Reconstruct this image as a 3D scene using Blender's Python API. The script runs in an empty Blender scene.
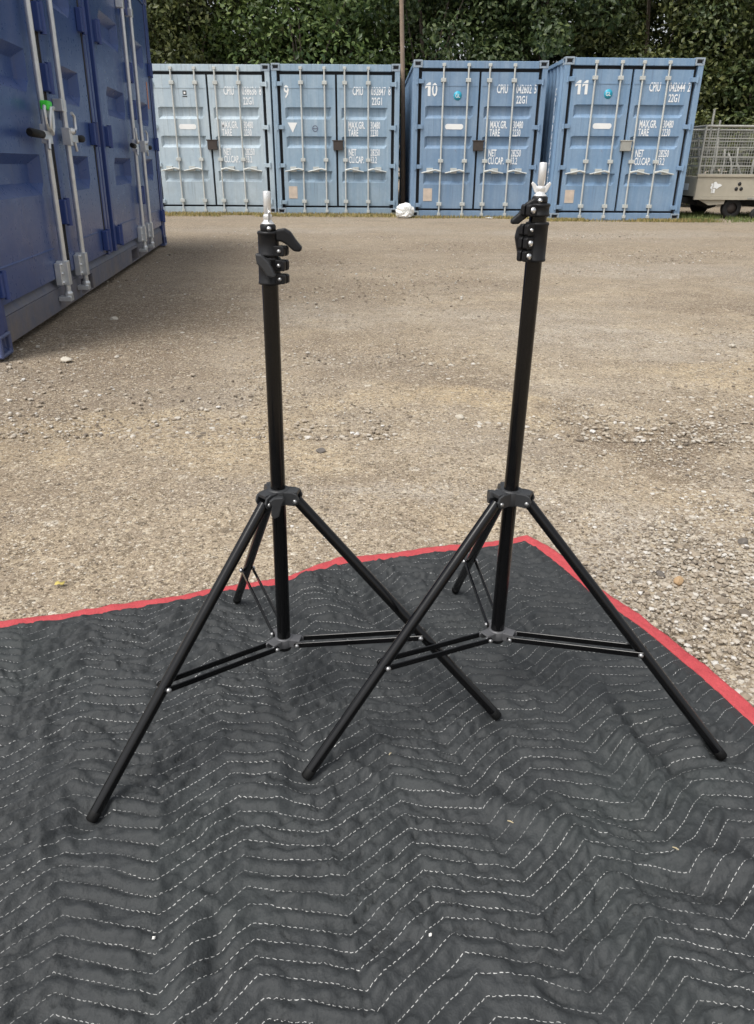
import bpy, bmesh, math, random
import numpy as np
from mathutils import Vector, Matrix, Euler
rnd = random.Random(7)
scene = bpy.context.scene
COL = scene.collection
PI = math.pi

# ------------------------------------------------------------------ camera
CAM_H, PITCH, ROLL, FOC, PPX, PPY = 0.91, math.radians(25.557), math.radians(0.348), 740.0, 377.0, 519.0
F = Vector((0, math.cos(PITCH), -math.sin(PITCH)))
R0 = Vector((1, 0, 0)); U0 = Vector((0, math.sin(PITCH), math.cos(PITCH)))
RR = R0 * math.cos(ROLL) + U0 * math.sin(ROLL)
UU = -R0 * math.sin(ROLL) + U0 * math.cos(ROLL)
camd = bpy.data.cameras.new('camera'); cam = bpy.data.objects.new('camera', camd); COL.objects.link(cam)
M = Matrix((RR, UU, -F)).transposed().to_4x4(); M.translation = Vector((0, 0, CAM_H)); cam.matrix_world = M
camd.sensor_fit = 'VERTICAL'; camd.sensor_height = 24.0; camd.lens = FOC * 24.0 / 1024.0
camd.shift_x = 0.0; camd.shift_y = (PPY - 512) / 1024.0
camd.clip_start = 0.02; camd.clip_end = 2000
scene.camera = cam

# ------------------------------------------------------------------ light
SUN_EL, SUN_AZ = math.radians(60), math.radians(-135)   # azimuth measured from +Y towards +X: behind the camera, to the left
world = bpy.data.worlds.new('World'); scene.world = world; world.use_nodes = True
wn = world.node_tree; bg = wn.nodes['Background']
sky = wn.nodes.new('ShaderNodeTexSky'); sky.sky_type = 'NISHITA'; sky.sun_disc = False
sky.sun_elevation = SUN_EL; sky.sun_rotation = SUN_AZ; sky.air_density = 1.0; sky.dust_density = 4.0; sky.ozone_density = 1.0
hs = wn.nodes.new('ShaderNodeHueSaturation'); hs.inputs['Saturation'].default_value = 0.22
wn.links.new(sky.outputs[0], hs.inputs['Color']); wn.links.new(hs.outputs[0], bg.inputs[0]); bg.inputs[1].default_value = 0.14
sund = bpy.data.lights.new('sun', 'SUN'); sun = bpy.data.objects.new('sun', sund); COL.objects.link(sun)
sund.energy = 1.5; sund.angle = math.radians(28); sund.color = (1.0, 0.965, 0.91)
sd = Vector((math.sin(SUN_AZ) * math.cos(SUN_EL), math.cos(SUN_AZ) * math.cos(SUN_EL), math.sin(SUN_EL)))
sun.rotation_euler = sd.to_track_quat('Z', 'Y').to_euler()
scene.view_settings.view_transform = 'Standard'; scene.view_settings.look = 'None'
scene.view_settings.gamma = 1.0; scene.view_settings.exposure = 0.52

# ------------------------------------------------------------------ object helpers
def tag(o, label=None, cat=None, group=None, kind=None):
    if label: o['label'] = label
    if cat: o['category'] = cat
    if group: o['group'] = group
    if kind: o['kind'] = kind
    return o

def empty(name, loc=(0, 0, 0), rot=None):
    o = bpy.data.objects.new(name, None); COL.objects.link(o); o.location = loc; o.empty_display_size = 0.1
    if rot is not None: o.rotation_euler = rot
    return o

def link_mesh(name, me, mats, parent=None):
    o = bpy.data.objects.new(name, me); COL.objects.link(o)
    for m in (mats if isinstance(mats, (list, tuple)) else [mats]): me.materials.append(m)
    if parent: o.parent = parent
    return o

def dup(o, parent=None):
    c = o.copy(); COL.objects.link(c)
    if parent is not None: c.parent = parent
    for ch in list(o.children): dup(ch, c)
    return c

def frame_of(d):
    d = Vector(d).normalized()
    a = Vector((0, 0, 1)) if abs(d.z) < 0.9 else Vector((1, 0, 0))
    x = a.cross(d).normalized(); y = d.cross(x).normalized()
    return x, y, d

class MB:
    def __init__(s): s.v = []; s.f = []; s.sm = []
    def add(s, vs, fs, smooth=False):
        n = len(s.v); s.v += [tuple(p) for p in vs]; s.f += [tuple(i + n for i in f) for f in fs]; s.sm += [smooth] * len(fs)
        return s
    def box(s, x0, x1, y0, y1, z0, z1, M=None):
        vs = [Vector((x, y, z)) for x in (x0, x1) for y in (y0, y1) for z in (z0, z1)]
        if M is not None: vs = [M @ v for v in vs]
        return s.add(vs, [(0, 1, 3, 2), (4, 6, 7, 5), (0, 4, 5, 1), (2, 3, 7, 6), (0, 2, 6, 4), (1, 5, 7, 3)])
    def tube(s, p0, p1, r0, r1=None, n=14, cap=True, smooth=True):
        return s.path([p0, p1], [r0, r0 if r1 is None else r1], n, cap, smooth)
    def path(s, pts, rs, n=14, cap=True, smooth=True):
        pts = [Vector(p) for p in pts]
        if not isinstance(rs, (list, tuple)): rs = [rs] * len(pts)
        vs = []; fs = []; x = None
        for i, p in enumerate(pts):
            d = (pts[min(i + 1, len(pts) - 1)] - pts[max(i - 1, 0)]).normalized()
            if x is None: x, y, _ = frame_of(d)
            else:
                x = (x - d * x.dot(d)).normalized(); y = d.cross(x)
            for k in range(n):
                a = 2 * PI * k / n
                vs.append(p + (x * math.cos(a) + y * math.sin(a)) * rs[i])
        for i in range(len(pts) - 1):
            for k in range(n):
                k2 = (k + 1) % n
                fs.append((i * n + k, i * n + k2, (i + 1) * n + k2, (i + 1) * n + k))
        s.add(vs, fs, smooth)
        if cap:
            m = len(pts) - 1
            s.add(vs[:n], [tuple(reversed(range(n)))]); s.add(vs[m * n:], [tuple(range(n))])
        return s
    def lathe(s, prof, origin=(0, 0, 0), axis=(0, 0, 1), n=20, smooth=True):
        x, y, d = frame_of(axis); o = Vector(origin); vs = []; fs = []
        for r, h in prof:
            for k in range(n):
                a = 2 * PI * k / n
                vs.append(o + d * h + (x * math.cos(a) + y * math.sin(a)) * max(r, 1e-5))
        for i in range(len(prof) - 1):
            for k in range(n):
                k2 = (k + 1) % n
                fs.append((i * n + k, i * n + k2, (i + 1) * n + k2, (i + 1) * n + k))
        return s.add(vs, fs, smooth)
    def prism(s, poly, origin, ax, ay, thick):
        """poly in the (ax, ay) plane, extruded along ax x ay by thick, centred"""
        o = Vector(origin); ax = Vector(ax).normalized(); ay = Vector(ay).normalized(); n = ax.cross(ay).normalized()
        k = len(poly)
        vs = [o + ax * a + ay * b - n * thick / 2 for a, b in poly] + [o + ax * a + ay * b + n * thick / 2 for a, b in poly]
        fs = [tuple(reversed(range(k))), tuple(range(k, 2 * k))] + [(i, (i + 1) % k, (i + 1) % k + k, i + k) for i in range(k)]
        return s.add(vs, fs)
    def build(s, name, mat, parent=None, bevel=0.0, seg=2):
        me = bpy.data.meshes.new(name); me.from_pydata(s.v, [], s.f)
        me.polygons.foreach_set('use_smooth', s.sm); me.update()
        o = link_mesh(name, me, mat, parent)
        if bevel:
            b = o.modifiers.new('bevel', 'BEVEL'); b.width = bevel; b.segments = seg; b.limit_method = 'ANGLE'; b.angle_limit = math.radians(40)
            b.harden_normals = False
        return o

def np_mesh(name, verts, quads, mat, parent=None, smooth=True, uv=None, tri=False):
    verts = np.asarray(verts, np.float32); quads = np.asarray(quads, np.int32); k = quads.shape[1]
    me = bpy.data.meshes.new(name)
    me.vertices.add(len(verts)); me.vertices.foreach_set('co', verts.ravel())
    me.loops.add(quads.size); me.loops.foreach_set('vertex_index', quads.ravel())
    me.polygons.add(len(quads)); me.polygons.foreach_set('loop_start', np.arange(0, quads.size, k, dtype=np.int32))
    try: me.polygons.foreach_set('loop_total', np.full(len(quads), k, np.int32))
    except Exception: pass
    me.update(calc_edges=True)
    me.polygons.foreach_set('use_smooth', np.full(len(quads), smooth))
    if uv is not None:
        l = me.uv_layers.new(name='UVMap'); l.data.foreach_set('uv', np.asarray(uv, np.float32)[quads.ravel()].ravel())
    me.validate(); me.update()
    return link_mesh(name, me, mat, parent)

def grid_quads(nu, nv):
    i = np.arange(nu * nv).reshape(nu, nv)
    return np.stack([i[:-1, :-1], i[1:, :-1], i[1:, 1:], i[:-1, 1:]], -1).reshape(-1, 4)

class Noise2:
    def __init__(s, seed): s.t = np.random.default_rng(seed).random((256, 256)).astype(np.float64)
    def __call__(s, x, y):
        xi = np.floor(x).astype(int); yi = np.floor(y).astype(int); fx = x - xi; fy = y - yi
        fx = fx * fx * (3 - 2 * fx); fy = fy * fy * (3 - 2 * fy)
        g = lambda a, b: s.t[a & 255, b & 255]
        return ((g(xi, yi) * (1 - fx) + g(xi + 1, yi) * fx) * (1 - fy) + (g(xi, yi + 1) * (1 - fx) + g(xi + 1, yi + 1) * fx) * fy) * 2 - 1
    def fbm(s, x, y, o=3):
        r = 0; a = 1.0
        for k in range(o): r = r + a * s(x * 2 ** k + 17.3 * k, y * 2 ** k + 5.1 * k); a *= 0.5
        return r

# ------------------------------------------------------------------ material helpers
class NT:
    def __init__(s, name):
        s.m = bpy.data.materials.new(name); s.m.use_nodes = True; s.t = s.m.node_tree
        s.b = s.t.nodes['Principled BSDF']; s.out = s.t.nodes['Material Output']
    def n(s, typ, **kw):
        nd = s.t.nodes.new('ShaderNode' + typ)
        for k, v in kw.items():
            setattr(nd, k, v)
        return nd
    def l(s, a, b): s.t.links.new(a, b)
    def setv(s, sock, v):
        if isinstance(v, bpy.types.NodeSocket): s.l(v, sock)
        else: sock.default_value = v
    def math(s, op, a, b=0.0, clamp=False):
        nd = s.n('Math', operation=op, use_clamp=clamp); s.setv(nd.inputs[0], a); s.setv(nd.inputs[1], b); return nd.outputs[0]
    def mix(s, f, a, b):
        nd = s.n('Mix', data_type='RGBA'); s.setv(nd.inputs[0], f); s.setv(nd.inputs[6], a); s.setv(nd.inputs[7], b); return nd.outputs[2]
    def coord(s, k='Object'): return s.n('TexCoord').outputs[k]
    def mapping(s, vec, scale=(1, 1, 1), loc=(0, 0, 0)):
        nd = s.n('Mapping'); s.l(vec, nd.inputs[0]); nd.inputs['Scale'].default_value = scale; nd.inputs['Location'].default_value = loc; return nd.outputs[0]
    def noise(s, vec, scale, detail=3.0, rough=0.55, col=False):
        nd = s.n('TexNoise'); s.l(vec, nd.inputs['Vector']); nd.inputs['Scale'].default_value = scale
        nd.inputs['Detail'].default_value = detail; nd.inputs['Roughness'].default_value = rough
        return nd.outputs['Color' if col else 'Fac']
    def ramp(s, f, stops):
        nd = s.n('ValToRGB'); s.l(f, nd.inputs[0]); el = nd.color_ramp.elements
        while len(el) < len(stops): el.new(0.5)
        for e, (p, c) in zip(el, stops):
            e.position = p; e.color = (c, c, c, 1) if not isinstance(c, tuple) else (*c, 1)
        return nd.outputs[0]
    def bump(s, h, strength=0.3, dist=0.01):
        nd = s.n('Bump'); s.l(h, nd.inputs['Height']); nd.inputs['Strength'].default_value = strength; nd.inputs['Distance'].default_value = dist
        s.l(nd.outputs[0], s.b.inputs['Normal']); return nd
    def base(s, c): s.setv(s.b.inputs['Base Color'], c if isinstance(c, bpy.types.NodeSocket) else (*c, 1))
    def rough(s, r): s.setv(s.b.inputs['Roughness'], r)

def C4(c): return (*c, 1)

def simple(name, c, rough=0.5, metal=0.0, var=0.15, scale=40, bump=0.0, spec=None):
    t = NT(name); v = t.coord(); n = t.noise(v, scale, 4)
    t.base(t.mix(n, C4(tuple(x * (1 - var) for x in c)), C4(tuple(min(1, x * (1 + var)) for x in c))))
    t.rough(t.math('ADD', t.math('MULTIPLY', n, 0.2), rough - 0.1)); t.b.inputs['Metallic'].default_value = metal
    if spec is not None: t.b.inputs['Specular IOR Level'].default_value = spec
    if bump: t.bump(n, bump, 0.002)
    return t.m

def paint(name, base, fade, fade_amt=0.5, dirt=(0.16, 0.13, 0.10), rust=0.5, dirt_top=0.5, dirt_amt=0.6, rough=0.45, grime=0.8):
    """sun-faded container paint with streaks, scuffs, rust freckles and mud thrown up near the ground"""
    t = NT(name); v = t.coord()
    big = t.noise(v, 1.6, 4); streak = t.noise(t.mapping(v, (7, 7, 0.35)), 2.0, 5, 0.6); fine = t.noise(v, 26, 5, 0.65)
    f = t.math('ADD', t.math('MULTIPLY', big, 0.55), t.math('MULTIPLY', streak, 0.6))
    f = t.ramp(f, [(0.36, 0.0), (0.78, 1.0)])
    c = t.mix(t.math('MULTIPLY', f, fade_amt), C4(base), C4(fade))
    c = t.mix(t.math('MULTIPLY', t.ramp(fine, [(0.35, 0.0), (0.75, 1.0)]), 0.25), c, C4(tuple(x * 0.72 for x in base)))
    # grime streaks
    st2 = t.ramp(t.noise(t.mapping(v, (11, 11, 0.5), (3, 1, 2)), 2.4, 4, 0.6), [(0.55, 0.0), (0.75, 1.0)])
    c = t.mix(t.math('MULTIPLY', st2, grime), c, C4(tuple(0.35 * x + 0.5 * d for x, d in zip(base, dirt))))
    # rust freckles and scratches
    r = t.ramp(t.noise(v, 14, 6, 0.7), [(0.665, 0.0), (0.70, 1.0)])
    r2 = t.ramp(t.noise(t.mapping(v, (30, 30, 3.0), (9, 4, 0)), 2.2, 3, 0.6), [(0.70, 0.0), (0.74, 1.0)])
    c = t.mix(t.math('MULTIPLY', r, rust), c, (0.15, 0.065, 0.03, 1))
    c = t.mix(t.math('MULTIPLY', r2, rust * 0.6), c, (0.42, 0.42, 0.42, 1))
    # mud near the ground
    z = t.n('SeparateXYZ'); t.l(v, z.inputs[0])
    g = t.n('MapRange'); t.l(z.outputs[2], g.inputs[0]); g.inputs[1].default_value = 0.0; g.inputs[2].default_value = dirt_top
    g.inputs[3].default_value = 1.0; g.inputs[4].default_value = 0.0
    gm = t.math('MULTIPLY', t.math('MULTIPLY', g.outputs[0], t.ramp(t.noise(v, 6, 5, 0.65), [(0.3, 0.15), (0.7, 1.0)])), dirt_amt)
    c = t.mix(gm, c, C4(dirt))
    t.base(c); t.rough(t.math('ADD', t.math('MULTIPLY', fine, 0.25), rough - 0.1))
    t.bump(t.math('ADD', t.noise(v, 5, 3), t.math('MULTIPLY', fine, 0.15)), 0.25, 0.012)
    return t.m

# ------------------------------------------------------------------ materials
m_black_tube = simple('black anodised tube', (0.003, 0.003, 0.0034), 0.17, 0.0, 0.2, 60, 0.02, 0.38)
m_black_plastic = simple('black moulded plastic', (0.010, 0.010, 0.011), 0.42, 0.0, 0.2, 120, 0.15, 0.28)
m_grey_plastic = simple('dark grey moulded plastic', (0.028, 0.029, 0.031), 0.45, 0.0, 0.2, 120, 0.15)
m_rubber = simple('black rubber', (0.005, 0.005, 0.005), 0.6, 0, 0.2, 40, 0, 0.25)
m_bracket = simple('grey bracket', (0.12, 0.12, 0.125), 0.4, 0.3, 0.2, 80)
m_steel = simple('bright steel', (0.72, 0.72, 0.72), 0.28, 1.0, 0.1)
m_rivet = simple('dull steel rivet', (0.42, 0.42, 0.42), 0.4, 0.9, 0.1)
m_alloy = simple('white alloy', (0.80, 0.80, 0.79), 0.32, 0.55, 0.06)
m_galv = simple('galvanised steel', (0.70, 0.72, 0.73), 0.34, 0.6, 0.22, 18, 0.15)
m_galv_dull = simple('dull galvanised steel', (0.34, 0.34, 0.31), 0.6, 0.2, 0.3, 9, 0.1)
m_gasket = simple('door gasket rubber', (0.02, 0.021, 0.024), 0.8)
m_rodgrey = simple('painted lock rod', (0.50, 0.52, 0.50), 0.5, 0.1, 0.25, 8)
m_lockbox = simple('dark lock box', (0.045, 0.035, 0.03), 0.7, 0.0, 0.4, 15)
m_white = simple('white lettering paint', (0.80, 0.81, 0.80), 0.6, 0, 0.08, 30)
m_white_worn = simple('worn white lettering paint', (0.80, 0.82, 0.83), 0.6, 0, 0.15, 40)
m_cyan = simple('cyan sticker', (0.03, 0.35, 0.50), 0.4)
m_tan = simple('tan data plate', (0.55, 0.46, 0.38), 0.6, 0, 0.3, 12)
m_black = simple('black mark paint', (0.02, 0.02, 0.02), 0.6)
m_green = simple('bright green tag', (0.07, 0.75, 0.06), 0.4, 0, 0.1)
m_orange = simple('orange sticker', (0.75, 0.28, 0.12), 0.5)
m_dark = simple('underside shadow black', (0.02, 0.02, 0.02), 0.9)
m_tyre = simple('tyre rubber', (0.014, 0.014, 0.014), 0.8)
m_bag = simple('white plastic', (0.82, 0.82, 0.79), 0.4, 0, 0.06, 12)
m_twig = simple('dry straw', (0.42, 0.35, 0.22), 0.8)
m_fluff = simple('pale lint', (0.75, 0.73, 0.68), 0.9)
m_inside = simple('dark steel interior', (0.03, 0.03, 0.035), 0.8)
m_marker = simple('pale trailer panel', (0.40, 0.365, 0.29), 0.6, 0.0, 0.2, 6)

m_navy = paint('navy container paint', (0.030, 0.070, 0.235), (0.070, 0.125, 0.290), 0.45, (0.17, 0.145, 0.12), 0.16, 0.42, 0.45, 0.28, 0.3)
m_navy_dark = paint('navy post paint', (0.026, 0.055, 0.215), (0.05, 0.095, 0.27), 0.45, (0.15, 0.13, 0.11), 0.15, 0.3, 0.5, 0.35)
m_navy_rail = paint('muddy navy rail paint', (0.075, 0.098, 0.18), (0.19, 0.20, 0.235), 0.6, (0.26, 0.21, 0.155), 0.3, 0.35, 0.8, 0.5)
m_b8 = paint('chalky pale blue paint', (0.345, 0.445, 0.53), (0.56, 0.63, 0.655), 0.78, (0.22, 0.25, 0.26), 0.35, 0.9, 0.5, 0.55)
m_b9 = paint('weathered grey blue paint', (0.205, 0.315, 0.43), (0.42, 0.51, 0.575), 0.72, (0.20, 0.25, 0.28), 0.35, 0.9, 0.5, 0.5)
m_b10 = paint('mid blue paint', (0.125, 0.225, 0.365), (0.34, 0.43, 0.53), 0.65, (0.18, 0.24, 0.32), 0.35, 0.7, 0.4, 0.45)
m_b11 = paint('clear blue paint', (0.145, 0.260, 0.415), (0.35, 0.45, 0.56), 0.6, (0.18, 0.24, 0.34), 0.35, 0.5, 0.4, 0.45)

def tree_mats():
    out = []
    for i, (a, b, c) in enumerate((((0.018, 0.038, 0.010), (0.080, 0.125, 0.030), (0.19, 0.24, 0.065)),
                                   ((0.015, 0.030, 0.011), (0.060, 0.092, 0.029), (0.135, 0.165, 0.052)),
                                   ((0.024, 0.035, 0.011), (0.085, 0.105, 0.030), (0.18, 0.185, 0.06)))):
        t = NT('leaf %s' % ('fresh green', 'dark green', 'olive')[i]); g = t.n('NewGeometry')
        v = t.coord(); n = t.noise(v, 0.9, 2)
        f = t.math('ADD', t.math('MULTIPLY', g.outputs['Random Per Island'], 0.6), t.math('MULTIPLY', n, 0.45))
        nd = t.n('ValToRGB'); t.l(f, nd.inputs[0]); el = nd.color_ramp.elements; el.new(0.5)
        for e, (p, cc) in zip(el, ((0.15, a), (0.52, b), (0.92, c))): e.position = p; e.color = C4(cc)
        t.base(nd.outputs[0]); t.rough(0.5)
        tr = t.n('BsdfTranslucent'); t.l(nd.outputs[0], tr.inputs[0]); mx = t.n('MixShader'); mx.inputs[0].default_value = 0.22
        t.l(t.b.outputs[0], mx.inputs[1]); t.l(tr.outputs[0], mx.inputs[2]); t.l(mx.outputs[0], t.out.inputs[0])
        out.append(t.m)
    return out
m_leaf = tree_mats()
m_bark = simple('grey brown bark', (0.10, 0.078, 0.058), 0.85, 0, 0.4, 9, 0.5)
m_polewood = simple('weathered pole timber', (0.24, 0.175, 0.125), 0.8, 0, 0.35, 6, 0.3)

def ground_mat():
    t = NT('gravelly dirt'); v = t.coord()
    sp = t.n('SeparateXYZ'); t.l(v, sp.inputs[0]); X, Y = sp.outputs[0], sp.outputs[1]
    big = t.noise(v, 0.42, 5, 0.62); mid = t.noise(v, 1.5, 5, 0.65); small = t.noise(v, 9, 5, 0.7); grit = t.noise(v, 90, 3, 0.7)
    track = t.noise(t.mapping(v, (0.22, 1.5, 1), (2, 1, 0)), 1.1, 4, 0.6)
    sand = (0.50, 0.412, 0.29, 1); grey = (0.40, 0.345, 0.272, 1); damp_shade = (0.150, 0.110, 0.078, 1); pale = (0.46, 0.41, 0.34, 1)
    def sstep(x, a, b, lo, hi):
        m = t.n('MapRange', interpolation_type='SMOOTHSTEP'); t.l(x, m.inputs[0])
        for k, q in zip((1, 2, 3, 4), (a, b, lo, hi)): m.inputs[k].default_value = q
        return m.outputs[0]
    c = t.mix(t.ramp(mid, [(0.38, 0.0), (0.60, 1.0)]), grey, sand)
    # broad wet patches, worn pale areas, wheel-worn lanes
    c = t.mix(t.math('MULTIPLY', t.ramp(big, [(0.50, 0.0), (0.62, 1.0)]), 0.75), c, damp_shade)
    c = t.mix(t.math('MULTIPLY', t.ramp(t.noise(t.mapping(v, (1, 1, 1), (7.7, 3.3, 0)), 0.8, 5, 0.65), [(0.53, 0.0), (0.64, 1.0)]), 0.7), c, pale)
    c = t.mix(t.math('MULTIPLY', t.ramp(track, [(0.50, 0.0), (0.62, 1.0)]), 0.32), c, (0.175, 0.135, 0.10, 1))
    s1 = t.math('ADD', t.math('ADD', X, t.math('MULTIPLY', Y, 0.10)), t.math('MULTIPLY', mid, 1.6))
    c = t.mix(sstep(s1, -0.5, 1.4, 0.62, 0.0), c, damp_shade)  # strip beside the navy container: wet dirt plus the container's shade, painted dark
    c = t.mix(sstep(t.math('ADD', Y, t.math('MULTIPLY', track, 10.0)), 9.0, 15.0, 0.0, 0.5), c, (0.225, 0.185, 0.145, 1))
    far = t.ramp(t.noise(t.mapping(v, (0.5, 0.9, 1), (5, 2, 0)), 0.9, 5, 0.7), [(0.45, 0.0), (0.60, 1.0)])
    c = t.mix(t.math('MULTIPLY', far, sstep(Y, 3.0, 8.0, 0.0, 0.55)), c, (0.37, 0.30, 0.215, 1))
    wob = t.n('VectorMath', operation='ADD'); wn_ = t.n('VectorMath', operation='SCALE'); wc = t.n('VectorMath', operation='SUBTRACT'); t.l(t.noise(v, 1.3, 4, 0.65, True), wc.inputs[0]); wc.inputs[1].default_value = (0.5, 0.5, 0.5)
    t.l(wc.outputs[0], wn_.inputs[0]); wn_.inputs['Scale'].default_value = 2.2; t.l(v, wob.inputs[0]); t.l(wn_.outputs[0], wob.inputs[1])
    def stain(c, x, y, rx, ry, amt, col):
        m = t.n('Mapping'); t.l(wob.outputs[0], m.inputs[0]); m.inputs['Scale'].default_value = (1 / rx, 1 / ry, 0); m.inputs['Location'].default_value = (-x / rx, -y / ry, 0)
        ln = t.n('VectorMath', operation='LENGTH'); t.l(m.outputs[0], ln.inputs[0])
        return t.mix(sstep(ln.outputs['Value'], 0.45, 1.15, amt, 0.0), c, col)
    wet = (0.165, 0.122, 0.085, 1); tan = (0.56, 0.44, 0.27, 1); ash = (0.44, 0.40, 0.345, 1)
    for a in ((1.05, 2.75, 0.55, 0.28, 0.75, wet), (-1.4, 8.7, 1.5, 1.3, 0.6, wet), (-0.35, 6.4, 0.9, 0.9, 0.55, wet), (1.5, 9.8, 1.6, 1.0, 0.5, wet), (-1.4, 4.6, 0.7, 1.6, 0.7, wet), (2.5, 5.7, 0.7, 0.5, 0.45, wet), (-0.1, 3.45, 0.4, 0.25, 0.45, wet),
              (2.5, 7.6, 1.6, 0.8, 0.6, ash), (0.2, 5.0, 1.0, 0.45, 0.5, ash), (1.5, 4.4, 1.0, 0.5, 0.5, ash), (-0.7, 2.8, 0.7, 0.35, 0.5, tan), (0.35, 3.05, 0.5, 0.35, 0.7, tan), (1.9, 3.7, 0.7, 0.35, 0.5, tan), (0.8, 1.7, 0.5, 0.5, 0.75, ash), (0.1, 2.2, 0.5, 0.2, 0.6, ash), (3.5, 12.0, 3.0, 0.9, 0.5, ash), (-1.5, 12.5, 2.5, 0.8, 0.4, ash)):
        c = stain(c, *a)
    blot = t.ramp(t.noise(v, 4.2, 5, 0.72), [(0.40, 0.0), (0.64, 1.0)])
    c = t.mix(t.math('MULTIPLY', blot, 0.48), c, (0.19, 0.150, 0.112, 1))
    # gravel grains of many sizes, thicker in some places than in others
    hts = None
    for q, (sc, amt, thr) in enumerate(((24, 0.5, 0.90), (60, 0.75, 0.62), (130, 0.75, 0.44), (260, 0.7, 0.38))):
        vo = t.n('TexVoronoi'); t.l(v, vo.inputs['Vector']); vo.inputs['Scale'].default_value = sc
        sc_ = t.n('SeparateColor'); t.l(vo.outputs['Color'], sc_.inputs[0])
        pal = t.ramp(sc_.outputs[0], [(0.0, (0.06, 0.048, 0.036)), (0.35, (0.20, 0.155, 0.105)), (0.68, (0.47, 0.385, 0.27)), (0.92, (0.58, 0.51, 0.40)), (1.0, (0.72, 0.68, 0.60))])
        inside = t.math('LESS_THAN', vo.outputs['Distance'], 0.52)
        on = t.math('MULTIPLY', t.math('MULTIPLY', t.math('GREATER_THAN', t.math('ADD', sc_.outputs[1], t.math('MULTIPLY', t.math('SUBTRACT', small if q else mid, 0.5), 1.2)), thr), amt), inside)
        c = t.mix(on, c, pal)
        h = t.math('MULTIPLY', t.math('SUBTRACT', 1.0, vo.outputs['Distance']), t.math('MULTIPLY', on, 30.0 / sc))
        hts = h if hts is None else t.math('ADD', hts, h)
    c = t.mix(t.math('MULTIPLY', t.ramp(grit, [(0.33, 1.0), (0.52, 0.0)]), 0.55), c, (0.075, 0.056, 0.04, 1))
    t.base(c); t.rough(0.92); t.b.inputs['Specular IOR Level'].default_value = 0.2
    t.bump(t.math('ADD', hts, t.math('MULTIPLY', small, 0.8)), 0.8, 0.010)
    return t.m
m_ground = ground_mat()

def stone_mat(name, stops):
    t = NT(name); g = t.n('NewGeometry'); v = t.coord()
    nd = t.n('ValToRGB'); t.l(g.outputs['Random Per Island'], nd.inputs[0]); el = nd.color_ramp.elements
    while len(el) < len(stops): el.new(0.5)
    for e, (p, c) in zip(el, stops): e.position = p; e.color = C4(c)
    n = t.noise(v, 160, 3); t.base(t.mix(t.math('MULTIPLY', n, 0.45), nd.outputs[0], (0.16, 0.13, 0.10, 1))); t.rough(0.85); t.bump(n, 0.3, 0.002)
    return t.m
m_gravel = stone_mat('gravel stones', [(0.0, (0.12, 0.10, 0.08)), (0.25, (0.30, 0.245, 0.18)), (0.6, (0.44, 0.38, 0.30)), (0.88, (0.54, 0.50, 0.43)), (1.0, (0.68, 0.66, 0.62))])
m_pale_stone = simple('pale stone', (0.46, 0.42, 0.35), 0.85, 0, 0.25, 60, 0.4)
m_brown_stone = simple('ochre stone', (0.40, 0.27, 0.15), 0.85, 0, 0.4, 60, 0.4)
m_dark_stone = simple('dark stone', (0.13, 0.115, 0.10), 0.85, 0, 0.4, 60, 0.4)

# ------------------------------------------------------------------ moving blanket: shared shape functions
BC = np.array([0.403, 1.772])                     # far right corner
AX = math.radians(17.5); EU = np.array([math.cos(AX), math.sin(AX)]); EV = np.array([-math.sin(AX), math.cos(AX)])
ZO = np.array([-0.259, 0.583]); HP, PP, SP = 0.118, 0.057, 0.0260
n1, n2, n3, n4, n5 = (Noise2(i) for i in (11, 12, 13, 14, 15))
back_pts = np.array([(-1.75, 1.06), (-1.2, 1.235), (-0.81, 1.337), (-0.693, 1.369), (-0.575, 1.411), (-0.439, 1.451), (-0.40, 1.475), (-0.30, 1.512), (-0.209, 1.55),
                     (-0.153, 1.60), (-0.093, 1.642), (0.059, 1.671), (0.217, 1.717), (0.326, 1.745), (0.403, 1.772)])
right_pts = np.array([(0.403, 1.772), (0.45, 1.703), (0.492, 1.608), (0.526, 1.503), (0.582, 1.383), (0.599, 1.337), (0.645, 1.206), (0.672, 1.129), (0.689, 1.066), (0.75, 0.86), (0.83, 0.55), (0.93, 0.20), (0.99, -0.02)])

def arc(pts, n):
    d = np.r_[0, np.cumsum(np.linalg.norm(np.diff(pts, axis=0), axis=1))]; t = np.linspace(0, d[-1], n)
    p = np.stack([np.interp(t, d, pts[:, k]) for k in (0, 1)], -1)
    for _ in range(6): p[1:-1] = (p[:-2] + 2 * p[1:-1] + p[2:]) / 4
    return p, t

def pat_uv(x, y):
    dx, dy = x - ZO[0], y - ZO[1]
    u = dx * EU[0] + dy * EU[1]; v = dx * EV[0] + dy * EV[1]
    u = u + 0.013 * n1.fbm(x * 3.5, y * 3.5, 2) + 0.005 * n2(x * 14, y * 14)
    v = v + 0.012 * n3.fbm(x * 3.1 + 9, y * 3.1, 2) + 0.0035 * n4(x * 16, y * 16)
    return u, v

def seg_ridge(x, y, a, b, w, amp):
    a = np.array(a); b = np.array(b); d = b - a; L = d @ d
    t = np.clip(((x - a[0]) * d[0] + (y - a[1]) * d[1]) / L, 0, 1)
    wob = 0.02 * n5(x * 5, y * 5)
    dist = np.hypot(x - a[0] - t * d[0] + wob, y - a[1] - t * d[1] + wob)
    return amp * np.exp(-(dist / w) ** 2) * (0.35 + 0.65 * np.sin(PI * np.clip(t, 0.06, 0.94)))

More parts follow.
